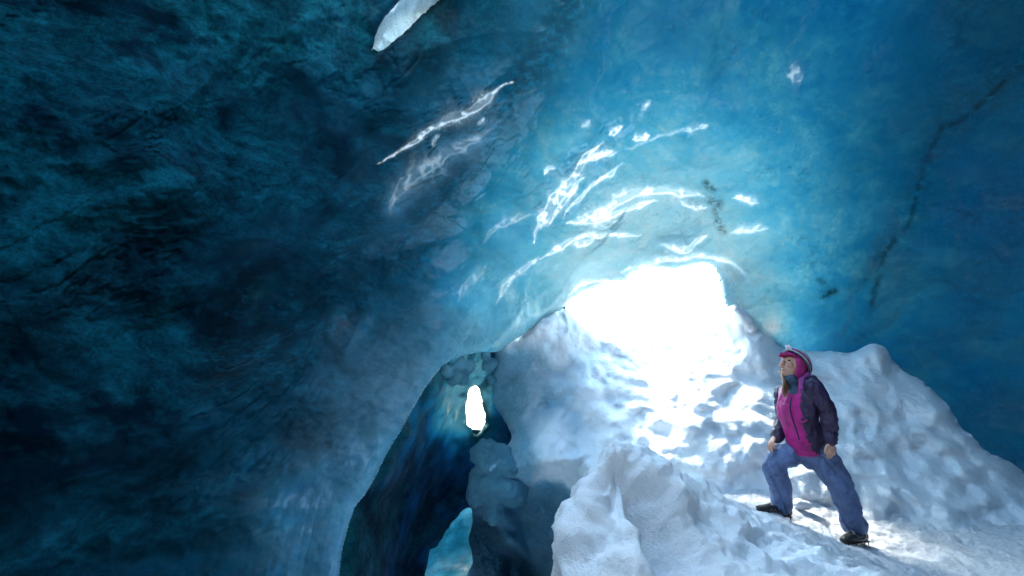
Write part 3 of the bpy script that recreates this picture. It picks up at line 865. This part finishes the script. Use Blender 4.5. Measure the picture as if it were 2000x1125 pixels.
V, F = patch(-0.4, 4.6, 1.9, 5.5, 0.011)
fc = V[F].mean(1)
line = 2.15 + 0.55 * (3.6 - fc[:, 1]) + 0.12 * noise(fc * 3, 90)
ism = (fc[:, 0] < line) & (fc[:, 1] < 4.15)
def sub(V, F):
    u = np.unique(F)
    m = np.full(len(V), -1)
    m[u] = np.arange(len(u))
    return V[u], m[F]
Vm, Fm = sub(V, F[ism])
mound = mesh_from('snow_mound', Vm, Fm, M_SNOW)
tag(mound, 'pitted mound of white snow in the foreground below the climber', 'snow mound')
Vp, Fp = sub(V, F[~ism])
V2, F2 = patch(-9, 9, -8, 13, 0.1)
fc = V2[F2].mean(1)
inner = (fc[:, 0] > -0.4) & (fc[:, 0] < 4.6) & (fc[:, 1] > 1.9) & (fc[:, 1] < 5.5)
V2, F2 = sub(V2, F2[~inner])
path = mesh_from('snow_ground', np.concatenate([Vp, V2]), np.concatenate([Fp, F2 + len(Vp)]), M_PATH)
tag(path, 'trodden greyish snow floor of the cave under the climber', 'snow ground', 'structure')

# ------------------------------------------------------------------ the climber
def vec(p): return Vector([float(c) for c in p])

def tube(bm, pts, radii, side=None, seg=18, caps=True, sub=4):
    """smooth tapering tube; radii are numbers or (across, along-depth) pairs; side is the 'across' axis"""
    P = [vec(p) for p in pts]
    Rr = [(r, r) if isinstance(r, (int, float)) else r for r in radii]
    Q, RR = [], []
    n = len(P)
    for i in range(n - 1):
        p0, p1, p2, p3 = P[max(i - 1, 0)], P[i], P[i + 1], P[min(i + 2, n - 1)]
        for j in range(sub):
            t = j / sub
            Q.append(0.5 * ((2 * p1) + (-p0 + p2) * t + (2 * p0 - 5 * p1 + 4 * p2 - p3) * t * t + (-p0 + 3 * p1 - 3 * p2 + p3) * t ** 3))
            RR.append((Rr[i][0] * (1 - t) + Rr[i + 1][0] * t, Rr[i][1] * (1 - t) + Rr[i + 1][1] * t))
    Q.append(P[-1]); RR.append(Rr[-1])
    if caps:
        d0 = (Q[0] - Q[1]).normalized(); d1 = (Q[-1] - Q[-2]).normalized()
        a = min(RR[0]); b = min(RR[-1])
        pre = [(Q[0] + d0 * a * math.sin(x), tuple(v * math.cos(x) for v in RR[0])) for x in (1.45, 1.1, 0.6)]
        post = [(Q[-1] + d1 * b * math.sin(x), tuple(v * math.cos(x) for v in RR[-1])) for x in (0.6, 1.1, 1.45)]
        Q = [q for q, _ in pre] + Q + [q for q, _ in post]
        RR = [r for _, r in pre] + RR + [r for _, r in post]
    rings = []
    s = vec(side) if side is not None else None
    for i, q in enumerate(Q):
        t = (Q[min(i + 1, len(Q) - 1)] - Q[max(i - 1, 0)]).normalized()
        if s is None:
            s = t.orthogonal().normalized()
        x = (s - t * s.dot(t)).normalized()
        if side is None: s = x
        y = t.cross(x)
        rings.append([bm.verts.new(q + x * RR[i][0] * math.cos(2 * math.pi * k / seg) + y * RR[i][1] * math.sin(2 * math.pi * k / seg)) for k in range(seg)])
    for a, b in zip(rings[:-1], rings[1:]):
        for k in range(seg):
            bm.faces.new((a[k], a[(k + 1) % seg], b[(k + 1) % seg], b[k]))
    bm.faces.new(rings[0][::-1]); bm.faces.new(rings[-1])

def ball(bm, c, r, axes=None, seg=20):
    """ellipsoid with radii r along the three axes"""
    r = (r, r, r) if isinstance(r, (int, float)) else r
    ax = [vec(a) for a in (axes or ((1, 0, 0), (0, 1, 0), (0, 0, 1)))]
    res = bmesh.ops.create_uvsphere(bm, u_segments=seg, v_segments=seg // 2 + 2, radius=1)
    for v in res['verts']:
        c0 = v.co.copy()
        v.co = vec(c) + ax[0] * c0.x * r[0] + ax[1] * c0.y * r[1] + ax[2] * c0.z * r[2]

def bm_obj(name, bm, mat, parent=None, voxel=None, wr=None, smooth=2, decim=None):
    bmesh.ops.recalc_face_normals(bm, faces=bm.faces)
    me = bpy.data.meshes.new(name)
    bm.to_mesh(me); bm.free()
    if voxel:
        tmp = bpy.data.objects.new('tmp', me)
        SC.collection.objects.link(tmp)
        m = tmp.modifiers.new('r', 'REMESH'); m.mode = 'VOXEL'; m.voxel_size = voxel
        if smooth:
            m2 = tmp.modifiers.new('s', 'SMOOTH'); m2.iterations = smooth; m2.factor = 0.5
        dg = bpy.context.evaluated_depsgraph_get()
        me2 = bpy.data.meshes.new_from_object(tmp.evaluated_get(dg))
        bpy.data.objects.remove(tmp)
        me = me2
        me.name = name
    n = len(me.vertices)
    if wr:
        co = np.empty(n * 3); me.vertices.foreach_get('co', co); co = co.reshape(-1, 3)
        no = np.empty(n * 3); me.vertices.foreach_get('normal', no); no = no.reshape(-1, 3)
        me.vertices.foreach_set('co', (co + no * wr(co)[:, None]).ravel().astype(np.float32))
    me.polygons.foreach_set('use_smooth', np.ones(len(me.polygons), bool))
    me.materials.clear()
    for m in (mat if isinstance(mat, (list, tuple)) else [mat]): me.materials.append(m)
    me.update()
    o = bpy.data.objects.new(name, me)
    SC.collection.objects.link(o)
    if parent is not None:
        o.parent = parent
    return o

def cloth(name, col, var=0.25, rough=0.7, weave=900, sheen=0.0):
    g = NG(name)
    co = g.coords()
    n = g.noise(co, 9, 5, 0.6)
    c = g.mix(g.ramp(n, [(0.3, 0), (0.7, 1)]), tuple(x * (1 - var) for x in col), tuple(min(1, x * (1 + var)) for x in col))
    nr = g.bump(g.noise(co, 22, 4, 0.55, 0.8), 0.55, 0.02)
    nr = g.bump(g.noise(co, 70, 4, 0.6, 0.4), 0.5, 0.005, nr)
    nr = g.bump(g.noise(co, weave, 2, 0.5), 0.3, 0.001, nr)
    return g.done(g.pbr(c, rough, nr, Sheen_Weight=sheen))

M_SKIN = cloth('skin', (0.52, 0.27, 0.19), 0.10, 0.5, 300, 0.0)
M_MAG = cloth('magenta_shell_fabric', (0.40, 0.001, 0.17), 0.35, 0.5)
M_PUR = cloth('dark_purple_fabric', (0.022, 0.010, 0.045), 0.4, 0.5)
M_COL = cloth('purple_lining', (0.30, 0.05, 0.24), 0.2, 0.6)
M_TRO = cloth('blue_trouser_fabric', (0.10, 0.15, 0.30), 0.35, 0.6)
M_BOOT = cloth('dark_boot_leather', (0.014, 0.011, 0.012), 0.3, 0.5, 300)
M_GREY = cloth('grey_boot_fabric', (0.28, 0.28, 0.33), 0.3, 0.6, 300)
M_STEEL = cloth('dark_steel', (0.03, 0.026, 0.026), 0.2, 0.35, 300, 0)
M_HAIR = cloth('light_brown_hair', (0.24, 0.12, 0.06), 0.35, 0.5, 400)
M_HELM = cloth('grey_green_helmet_plastic', (0.30, 0.42, 0.42), 0.12, 0.35, 100, 0)
M_HAT = cloth('magenta_wool', (0.33, 0.012, 0.13), 0.25, 0.85, 250)
M_WHITE = cloth('white_plastic', (0.7, 0.66, 0.72), 0.05, 0.3, 100, 0)
M_EYE = cloth('dark_eye', (0.02, 0.015, 0.012), 0.1, 0.15, 100, 0)
M_LIP = cloth('lips', (0.40, 0.10, 0.10), 0.1, 0.4, 100, 0)
M_TEE = cloth('white_teeth', (0.75, 0.72, 0.68), 0.02, 0.3, 100, 0)
M_BLUE = cloth('dark_blue_buff', (0.04, 0.08, 0.13), 0.3, 0.7)

# joints
SHn, ELn, WRn = at(1588, 757, 4.09), at(1618, 808, 4.03), at(1622, 857, 4.00)
SHf, ELf, WRf = at(1531, 768, 4.36), at(1529, 812, 4.42), at(1518, 853, 4.30)
HPn, KNn, ANn = at(1602, 884, 4.17), at(1634, 942, 4.13), at(1672, 1026, 4.15)
HPf, KNf, ANf = at(1566, 882, 4.29), at(1513, 905, 4.27), at(1527, 985, 4.33)
LAT = vec(SHn - SHf).normalized(); LAT.z = 0; LAT.normalize()      # her left
UPV = Vector((0, 0, 1))
FWD = LAT.cross(UPV).normalized()                                  # where the chest faces
HC = vec(at(1548, 716, 4.22))
hf = Vector((-0.88, -0.30, 0.46)).normalized()
hs = hf.cross(UPV).normalized() * -1
hs = UPV.cross(hf).normalized() * -1 if False else hf.cross(UPV).normalized()
if hs.y > 0: hs = -hs                                              # the side of the head nearest the camera
hu = hf.cross(hs).normalized()
if hu.z < 0: hu = -hu
def hp(f, s, u): return HC + hf * f + hs * s + hu * u

# body: head, neck, trunk, limbs and hands in one skin
bm = bmesh.new()
ball(bm, hp(-0.012, 0, 0.02), (0.098, 0.074, 0.098), (hf, hs, hu), 28)
ball(bm, hp(0.022, 0, -0.045), (0.062, 0.056, 0.066), (hf, hs, hu), 24)
tube(bm, [hp(0.035, 0, -0.085), hp(0.066, 0, -0.096)], [0.036, 0.021])
tube(bm, [hp(0.084, 0, 0.018), hp(0.103, 0, -0.012), hp(0.112, 0, -0.027)], [0.008, 0.012, 0.013])
for q in (-1, 1):
    ball(bm, hp(0.100, q * 0.010, -0.032), 0.009)
    ball(bm, hp(0.066, q * 0.040, -0.024), (0.026, 0.024, 0.022), (hf, hs, hu))
    tube(bm, [hp(0.084, q * 0.010, 0.033), hp(0.078, q * 0.040, 0.036), hp(0.05, q * 0.062, 0.028)], [0.008, 0.009, 0.007])
    ball(bm, hp(-0.012, q * 0.076, -0.005), (0.018, 0.007, 0.030), (hf, hs, hu))
tube(bm, [hp(0.079, -0.022, -0.060), hp(0.089, 0, -0.058), hp(0.079, 0.022, -0.060)], [0.006, 0.009, 0.006])
tube(bm, [hp(0.075, -0.018, -0.072), hp(0.085, 0, -0.073), hp(0.075, 0.018, -0.072)], [0.006, 0.009, 0.006])
NB = vec(at(1562, 748, 4.22))
tube(bm, [hp(-0.03, 0, -0.05), NB, NB - UPV * 0.06], [0.055, 0.055, 0.07])
tube(bm, [at(1560, 757, 4.22), at(1560, 785, 4.22), at(1566, 820, 4.22), at(1578, 868, 4.22)], [(0.15, 0.07), (0.15, 0.10), (0.12, 0.09), (0.14, 0.10)], side=LAT)
for a, b, c in ((SHn, ELn, WRn), (SHf, ELf, WRf)):
    tube(bm, [a, b, c], [0.048, 0.038, 0.024])
for a, b, c in ((HPn, KNn, ANn), (HPf, KNf, ANf)):
    tube(bm, [a, b, c], [0.080, 0.055, 0.038])
tube(bm, [ANn, at(1668, 1044, 4.10)], [0.035, 0.03]); tube(bm, [ANf, at(1512, 996, 4.32)], [0.035, 0.03])

def hand(bm, wrist, down, across, palm_n, curl, spread=1.0, thumb_side=1):
    """palm with five separate bent fingers; down = towards the fingers, palm_n = the way the palm faces"""
    w, d, a, n = vec(wrist), vec(down).normalized(), vec(across).normalized(), vec(palm_n).normalized()
    tube(bm, [w - d * 0.01, w + d * 0.03, w + d * 0.078], [(0.024, 0.019), (0.033, 0.017), (0.038, 0.013)], side=a)
    for k, (o, L) in enumerate(((-0.030, 0.066), (-0.010, 0.078), (0.011, 0.074), (0.031, 0.058))):
        o *= spread
        base = w + d * (0.078 - 0.004 * abs(k - 1.5)) + a * o
        pts, p, ang = [base - d * 0.02], base, 0.12
        pts.append(p)
        dd = (d + a * o * 3.5).normalized()
        for seg_l in (0.42, 0.32, 0.26):
            ang += curl * (0.8 + 0.12 * k)
            p = p + (dd * math.cos(ang) + n * math.sin(ang)) * L * seg_l
            pts.append(p)
        tube(bm, pts, [0.0095, 0.0092, 0.0086, 0.008, 0.0065], seg=10, sub=2)
    s = thumb_side
    b0 = w + d * 0.028 - a * 0.026 * s
    tube(bm, [b0, b0 + d * 0.022 - a * 0.022 * s + n * 0.006, b0 + d * 0.048 - a * 0.030 * s + n * 0.014, b0 + d * 0.068 - a * 0.028 * s + n * 0.020], [0.015, 0.0125, 0.0105, 0.0085], seg=10, sub=2)

hand(bm, WRn + np.array([0, 0, -0.015]), vec((-0.02, -0.05, -1)), FWD * -1, -LAT, 0.30, 1.05, 1)
kd = (vec(KNf) - vec(WRf)); kd = (vec(at(1503, 884, 4.22)) - vec(WRf)).normalized()
ka = kd.cross(Vector((-0.55, 0.2, 0.8))).normalized()
kn = ka.cross(kd).normalized()
if kn.z > 0: kn = -kn
hand(bm, vec(WRf) + kd * 0.01 - kn * 0.02, kd, ka, kn, 0.20, 1.25, -1)
person = bm_obj('person', bm, M_SKIN, None, voxel=0.0055, smooth=3)
tag(person, 'person in magenta and purple jacket, blue trousers and striped helmet, one foot raised on snow', 'person')

for q in (-1, 1):
    bm = bmesh.new(); ball(bm, hp(0.075, q * 0.030, 0.012), (0.009, 0.012, 0.0065), (hf, hs, hu), 12); bm_obj('eye', bm, M_EYE, person)
    bm = bmesh.new(); tube(bm, [hp(0.091, q * 0.014, 0.037), hp(0.086, q * 0.030, 0.042), hp(0.072, q * 0.048, 0.038)], [0.003, 0.004, 0.002], seg=8); bm_obj('eyebrow', bm, M_HAIR, person)
bm = bmesh.new()
tube(bm, [hp(0.081, -0.022, -0.060), hp(0.094, 0, -0.058), hp(0.081, 0.022, -0.060)], [0.003, 0.0055, 0.003], seg=10)
tube(bm, [hp(0.077, -0.018, -0.073), hp(0.090, 0, -0.074), hp(0.077, 0.018, -0.073)], [0.003, 0.0055, 0.003], seg=10)
bm_obj('lips', bm, M_LIP, person)
bm = bmesh.new()
tube(bm, [hp(0.079, -0.018, -0.066), hp(0.090, 0, -0.066), hp(0.079, 0.018, -0.066)], [0.004, 0.005, 0.004], seg=10)
bm_obj('teeth', bm, M_TEE, person)

# wool hat with ear flaps and a short peak
bm = bmesh.new()
ball(bm, hp(-0.030, 0, 0.038), (0.104, 0.088, 0.094), (hf, hs, hu), 24)
for q in (-1, 1):
    tube(bm, [hp(-0.012, q * 0.074, 0.04), hp(-0.015, q * 0.076, -0.03), hp(-0.005, q * 0.060, -0.085)], [(0.052, 0.014), (0.044, 0.014), (0.026, 0.012)], side=hf)
ball(bm, hp(-0.070, 0, -0.02), (0.05, 0.07, 0.075), (hf, hs, hu), 20)
tube(bm, [hp(0.070, -0.058, 0.062), hp(0.094, 0, 0.072), hp(0.070, 0.058, 0.062)], [(0.018, 0.010)] * 3, side=hf)
hat = bm_obj('hat', bm, M_HAT, person, voxel=0.006, smooth=3, wr=lambda c: 0.002 * fbm(c * 40, 2, 201))
bm = bmesh.new()
tube(bm, [hp(0.086, -0.050, 0.052), hp(0.118, 0, 0.060), hp(0.086, 0.050, 0.052)], [(0.026, 0.006)] * 3, side=(hf + hu * -0.25))
bm_obj('peak', bm, M_HAT, hat, voxel=0.005)

# helmet: shell tipped back, stripes, headlamp
he_u = (hu * 0.86 - hf * 0.50).normalized()
he_f = (hf * 0.86 + hu * 0.50).normalized()
hcn = hp(-0.030, 0, 0.046)
bm = bmesh.new()
rows, cols = 18, 40
grid = []
for i in range(rows):
    th = math.radians(98) * i / (rows - 1)
    row = []
    for k in range(cols):
        ph = 2 * math.pi * k / cols
        row.append(bm.verts.new(hcn + he_f * (0.128 * math.sin(th) * math.cos(ph)) + hs * (0.106 * math.sin(th) * math.sin(ph)) + he_u * (0.108 * math.cos(th))))
    grid.append(row)
for i in range(rows - 1):
    for k in range(cols):
        f = bm.faces.new((grid[i][k], grid[i][(k + 1) % cols], grid[i + 1][(k + 1) % cols], grid[i + 1][k]))
        f.material_index = 1 if i in (6, 7, 8, 12) or i <= 2 else 0
bmesh.ops.remove_doubles(bm, verts=bm.verts, dist=0.0005)
helmet = bm_obj('helmet', bm, [M_HELM, M_PUR], person)
sm = helmet.modifiers.new('thickness', 'SOLIDIFY'); sm.thickness = 0.006
bm = bmesh.new()
pp = [hcn + he_f * (0.130 * math.cos(a)) + hs * (0.108 * math.sin(a)) - he_u * 0.014 for a in np.linspace(0, 2 * math.pi, 33)[:-1]]
tube(bm, pp + [pp[0]], [0.0045] * 33, seg=8, caps=False, sub=2)
bm_obj('rim', bm, M_PUR, helmet)
bm = bmesh.new(); lc = hcn + he_f * 0.128 + he_u * 0.018
tube(bm, [lc - he_f * 0.004, lc + he_f * 0.026], [(0.026, 0.018), (0.022, 0.016)], side=hs)
lamp = bm_obj('headlamp', bm, M_WHITE, helmet)
bm = bmesh.new(); tube(bm, [lc + he_f * 0.024, lc + he_f * 0.034], [0.011, 0.010], seg=12)
bm_obj('lens', bm, M_EYE, lamp)
bm = bmesh.new()
pp = [hcn + he_f * (0.129 * math.cos(a)) + hs * (0.107 * math.sin(a)) + he_u * 0.018 for a in np.linspace(0, 2 * math.pi, 33)[:-1]]
tube(bm, pp + [pp[0]], [(0.009, 0.003)] * 33, side=he_u, seg=8, caps=False, sub=2)
bm_obj('strap', bm, M_HAT, lamp)

# hair falling over the far side of the chest
bm = bmesh.new()
for k in range(7):
    o = (k - 3) * 0.008
    tube(bm, [hp(0.03, -0.060 + o, -0.05), vec(at(1531 + k * 1.2, 742, 4.20 + o)), vec(at(1530 + k * 1.3, 757, 4.17 + o)), vec(at(1529 + k, 771 + 2 * (k % 3), 4.15))], [0.012, 0.014, 0.012, 0.004], seg=8)
bm_obj('hair', bm, M_HAIR, person, wr=lambda c: 0.003 * fbm(c * np.array([90, 90, 20]), 2, 202))

# jacket
def folds(amp, f, s):
    return lambda c: amp * (fbm(c * np.array([f, f, f * 0.75]) + 0.4 * noise(c * 7, s)[:, None], 3, s) - 0.6 * np.exp(-(noise(c * f * 0.7, s + 9) / 0.12) ** 2))
T0 = [at(1562, 748, 4.225), at(1560, 757, 4.22), at(1558, 772, 4.22), at(1557, 795, 4.21), at(1562, 825, 4.20), at(1570, 850, 4.20), at(1574, 864, 4.20)]
bm = bmesh.new()
tube(bm, T0, [(0.075, 0.065), (0.14, 0.085), (0.178, 0.11), (0.172, 0.13), (0.155, 0.128), (0.160, 0.132), (0.150, 0.125)], side=LAT, seg=36)
ball(bm, SHn, 0.072); ball(bm, SHf, 0.070)
tube(bm, [vec(T0[1]) - LAT * 0.07, SHf], [0.06, 0.06]); tube(bm, [vec(T0[1]) + LAT * 0.07, SHn], [0.06, 0.062])
jacket = bm_obj('jacket', bm, [M_MAG, M_PUR], person, voxel=0.009, smooth=3, wr=folds(0.010, 15, 210))
for p in jacket.data.polygons:
    c = Vector(p.center)
    j = int(np.argmin([(c - vec(t)).length for t in T0]))
    q = c - vec(T0[j])
    lat, fr = q.dot(LAT), q.dot(FWD)
    if lat > 0.112 + 0.0 * fr or lat < -0.13 or fr < -0.02 or (j <= 1 and abs(lat) > 0.085):
        p.material_index = 1
def sleeve(a, b, c, r, seed):
    bm = bmesh.new()
    tube(bm, [a, (vec(a) + vec(b)) / 2, b, (vec(b) + vec(c)) / 2, c], [r[0], r[1], r[2], r[3], r[4]], seg=24)
    o = bm_obj('sleeve', bm, M_PUR, jacket, voxel=0.009, smooth=2, wr=folds(0.011, 17, seed))
    bm = bmesh.new()
    d = (vec(c) - vec(b)).normalized()
    tube(bm, [vec(c) - d * 0.012, vec(c) + d * 0.012], [r[4] * 1.02, r[4] * 0.94], seg=24)
    bm_obj('cuff', bm, M_PUR, o)
    return o
sleeve(SHn, ELn, WRn, (0.076, 0.070, 0.064, 0.060, 0.050), 220)
sleeve(SHf, ELf, WRf, (0.072, 0.066, 0.060, 0.056, 0.048), 230)
# collar standing open, with hood roll behind
bm = bmesh.new()
ring = []
nbc = vec(at(1559, 742, 4.22))
for k in range(30):
    a = -2.45 + 4.9 * k / 29
    out = (-FWD * math.cos(a) + LAT * math.sin(a))
    opening = smoothstep(1.4, 2.45, abs(a))
    lo = nbc + out * 0.098 - UPV * (0.030 + 0.085 * opening)
    hi = nbc + out * (0.090 + 0.018 * opening) + UPV * (0.062 - 0.040 * opening) - FWD * 0.01
    ring.append((lo, hi))
vs = [(bm.verts.new(l), bm.verts.new((l + h) / 2 + (l - nbc).normalized() * 0.006), bm.verts.new(h)) for l, h in ring]
for a, b in zip(vs[:-1], vs[1:]):
    bm.faces.new((a[0], b[0], b[1], a[1])); bm.faces.new((a[1], b[1], b[2], a[2]))
collar = bm_obj('collar', bm, M_COL, jacket)
sm = collar.modifiers.new('thickness', 'SOLIDIFY'); sm.thickness = 0.012
sb = collar.modifiers.new('soft', 'SUBSURF'); sb.levels = 2; sb.render_levels = 2
bm = bmesh.new()
tube(bm, [nbc + LAT * 0.085 + FWD * 0.02 - UPV * 0.0, nbc + LAT * 0.075 - FWD * 0.075, nbc - FWD * 0.115, nbc - LAT * 0.075 - FWD * 0.075, nbc - LAT * 0.09], [0.022, 0.034, 0.040, 0.034, 0.020], seg=14)
bm_obj('hood', bm, M_PUR, jacket, voxel=0.008, wr=folds(0.005, 24, 240))
bm = bmesh.new()
tube(bm, [hp(0.0, 0, -0.105), vec(at(1553, 750, 4.20)), vec(at(1551, 764, 4.17))], [0.050, 0.050, 0.040])
bm_obj('neck_warmer', bm, M_BLUE, person, voxel=0.008, wr=folds(0.004, 26, 241))
# zip and pocket flaps follow the front of the jacket
def front(px_, py_, lift=0.0):
    best, bp = 1e9, None
    tgt = np.array([px_, py_])
    x, y, D = JPX
    i = np.where((np.abs(x - px_) < 5) & (np.abs(y - py_) < 5))[0]
    k = i[np.argmin(D[i])] if len(i) else np.argmin((x - px_) ** 2 + (y - py_) ** 2)
    return vec(JCO[k]) + (vec(CAM) - vec(JCO[k])).normalized() * lift
JCO = np.array([v.co[:] for v in jacket.data.vertices])
JPX = pxy(JCO)
bm = bmesh.new()
tube(bm, [front(*p, 0.003) for p in ((1541, 772), (1539, 790), (1540, 808), (1544, 826), (1550, 843), (1556, 858))], [0.0055] * 6, seg=8)
bm_obj('zip', bm, M_PUR, jacket)
for a, b in (((1556, 822), (1572, 818)),):
    bm = bmesh.new()
    tube(bm, [front(*a, 0.004), front((a[0] + b[0]) / 2, (a[1] + b[1]) / 2, 0.005), front(*b, 0.004)], [(0.008, 0.003)] * 3, side=UPV, seg=10)
    bm_obj('pocket_flap', bm, M_MAG, jacket)
# trousers
bm = bmesh.new()
tube(bm, [at(1577, 852, 4.21), at(1582, 876, 4.22), at(1584, 892, 4.22)], [(0.140, 0.115), (0.155, 0.125), (0.125, 0.11)], side=LAT, seg=28)
tube(bm, [HPn, (vec(HPn) + vec(KNn)) / 2, KNn, at(1652, 985, 4.14), at(1669, 1024, 4.15)], [0.118, 0.120, 0.104, 0.096, 0.094], seg=28)
tube(bm, [HPf, at(1541, 887, 4.28), KNf, at(1521, 942, 4.30), at(1527, 985, 4.33)], [0.108, 0.112, 0.092, 0.084, 0.082], seg=28)
def tro_folds(c):
    x, y, D = pxy(c)
    base = 0.012 * fbm(c * 13 + 0.5 * noise(c * 6, 251)[:, None], 3, 250)
    # long diagonal creases down the shins and back leg, drag lines round the raised knee
    r1 = np.abs(noise(np.stack([x / 21 - y / 46, y / 120, D * 2], 1), 252))
    return base - 0.018 * np.exp(-(r1 / 0.13) ** 2)
trousers = bm_obj('trousers', bm, M_TRO, person, voxel=0.009, smooth=2, wr=tro_folds)

# boots with spiked overshoes
def boot(an, heel, toe, ndir, label=None):
    an, heel, toe = vec(an), vec(heel), vec(toe)
    d = (toe - heel).normalized()
    s = d.cross(vec(ndir)).normalized()
    n = s.cross(d).normalized()
    bm = bmesh.new()
    L = (toe - heel).length
    mid = heel + d * L * 0.25
    tube(bm, [an + n * 0.02, an * 0.4 + mid * 0.6 + n * 0.045, mid + n * 0.05], [0.060, 0.056, 0.050], seg=20)
    tube(bm, [heel + d * 0.03 + n * 0.045, mid + n * 0.055, heel + d * L * 0.55 + n * 0.048, heel + d * L * 0.80 + n * 0.036, toe - d * 0.025 + n * 0.032],
         [(0.040, 0.042), (0.043, 0.050), (0.047, 0.042), (0.048, 0.032), (0.036, 0.026)], side=s, seg=20)
    b = bm_obj('boot', bm, M_BOOT, person, voxel=0.007, smooth=2, wr=lambda c: 0.002 * fbm(c * 45, 2, 260))
    bm = bmesh.new()
    tube(bm, [heel + d * 0.012 + n * 0.008, heel + d * L * 0.3 + n * 0.008, heel + d * L * 0.7 + n * 0.008, toe - d * 0.012 + n * 0.012], [(0.040, 0.011), (0.037, 0.010), (0.050, 0.010), (0.034, 0.010)], side=s, seg=16)
    bm_obj('sole', bm, M_STEEL, b)
    bm = bmesh.new()
    tube(bm, [heel + d * L * 0.60 + s * 0.035 + n * 0.062, heel + d * L * 0.55 + n * 0.092, heel + d * L * 0.60 - s * 0.035 + n * 0.062], [(0.028, 0.006)] * 3, side=d, seg=10)
    bm_obj('tongue', bm, M_GREY, b)
    for k in range(4):
        bm = bmesh.new()
        t = 0.38 + 0.11 * k
        tube(bm, [heel + d * L * t + s * 0.046 + n * (0.055 - 0.004 * k), heel + d * L * t + n * (0.103 - 0.011 * k), heel + d * L * t - s * 0.046 + n * (0.055 - 0.004 * k)], [0.0035] * 3, seg=8)
        bm_obj('lace', bm, M_GREY, b)
    bm = bmesh.new()
    loop = [heel + d * (L * 0.5 + L * 0.53 * math.cos(a)) + s * 0.052 * math.sin(a) + n * (0.030 + 0.012 * abs(math.cos(a))) for a in np.linspace(0, 2 * math.pi, 25)[:-1]]
    tube(bm, loop + [loop[0]], [(0.007, 0.004)] * 25, side=n, seg=8, caps=False, sub=2)
    for t in (0.08, 0.25, 0.62, 0.80, 0.95):
        for q in (-1, 1):
            c = heel + d * L * t + s * q * 0.032
            tube(bm, [c + n * 0.004, c - n * 0.022], [0.006, 0.0015], seg=6, sub=1)
    bm_obj('crampon', bm, M_STEEL, b)
    return b
boot(ANn, at(1691, 1058, 4.17), at(1647, 1064, 3.98), (0, 0, 1))
boot(ANf, at(1543, 1011, 4.34), at(1479, 1000, 4.26), (0.16, 0, 1))

# frosted lumps under the arch of the side passage, and blocks piled against the flank of the bank
M_FROST = make_snow('frosted_ice', col=(0.11, 0.33, 0.46), bump=1.0, trans=0.25)
def blobs(name, pts, seed, mat, amp=0.03):
    bm = bmesh.new()
    rnd = random.Random(seed)
    for x, y, D, r in pts:
        ax = Matrix.Rotation(rnd.uniform(0, 3), 3, Vector((rnd.random(), rnd.random(), rnd.random() + .1)).normalized())
        ball(bm, at(x, y, D), (r * rnd.uniform(0.9, 1.25), r * rnd.uniform(0.8, 1.1), r * rnd.uniform(0.7, 1.0)), [ax @ Vector(a) for a in ((1, 0, 0), (0, 1, 0), (0, 0, 1))], 20)
    return bm_obj(name, bm, mat, None, voxel=0.016, smooth=2, wr=lambda c: amp * fbm(c * 5, 4, seed) - 0.5 * amp * (worley(c * 9, seed + 3) - 0.5) + 0.15 * amp * fbm(c * 26, 2, seed + 5))
fr = blobs('frost_cluster', [(872, 722, 5.75, .11), (892, 708, 5.85, .12), (912, 716, 5.95, .10), (884, 738, 5.9, .09), (905, 735, 6.0, .08), (956, 712, 6.25, .10), (960, 740, 6.3, .09), (948, 695, 6.1, .07)], 301, M_FROST)
tag(fr, 'cluster of frosted blue ice lumps hanging under the arch above the small bright gap', 'ice lumps')
bl = blobs('ice_rubble', [(950, 900, 5.9, .17), (985, 905, 5.85, .18), (940, 935, 5.9, .16), (972, 945, 5.82, .20), (938, 968, 5.9, .14), (960, 985, 5.9, .15), (1000, 955, 5.9, .18)], 311, M_FROST, 0.07)
tag(bl, 'pile of rounded frosted ice blocks at the left edge of the snow bank beside the dark passage', 'ice rubble')

# loose lump of snow lying behind the raised boot
bm = bmesh.new()
ball(bm, at(1568, 986, 4.55), (0.078, 0.055, 0.040), (Vector((0.98, 0, -0.14)), Vector((0, 1, 0)), Vector((0.14, 0, 0.98))), 28)
ball(bm, at(1560, 984, 4.55), (0.055, 0.05, 0.045), None, 24)
lump = bm_obj('snow_lump', bm, M_SNOW, None, voxel=0.008, smooth=4, wr=lambda c: 0.006 * fbm(c * 14, 3, 270))
tag(lump, 'small rounded white lump of snow on the path between the boots of the climber', 'snow lump')
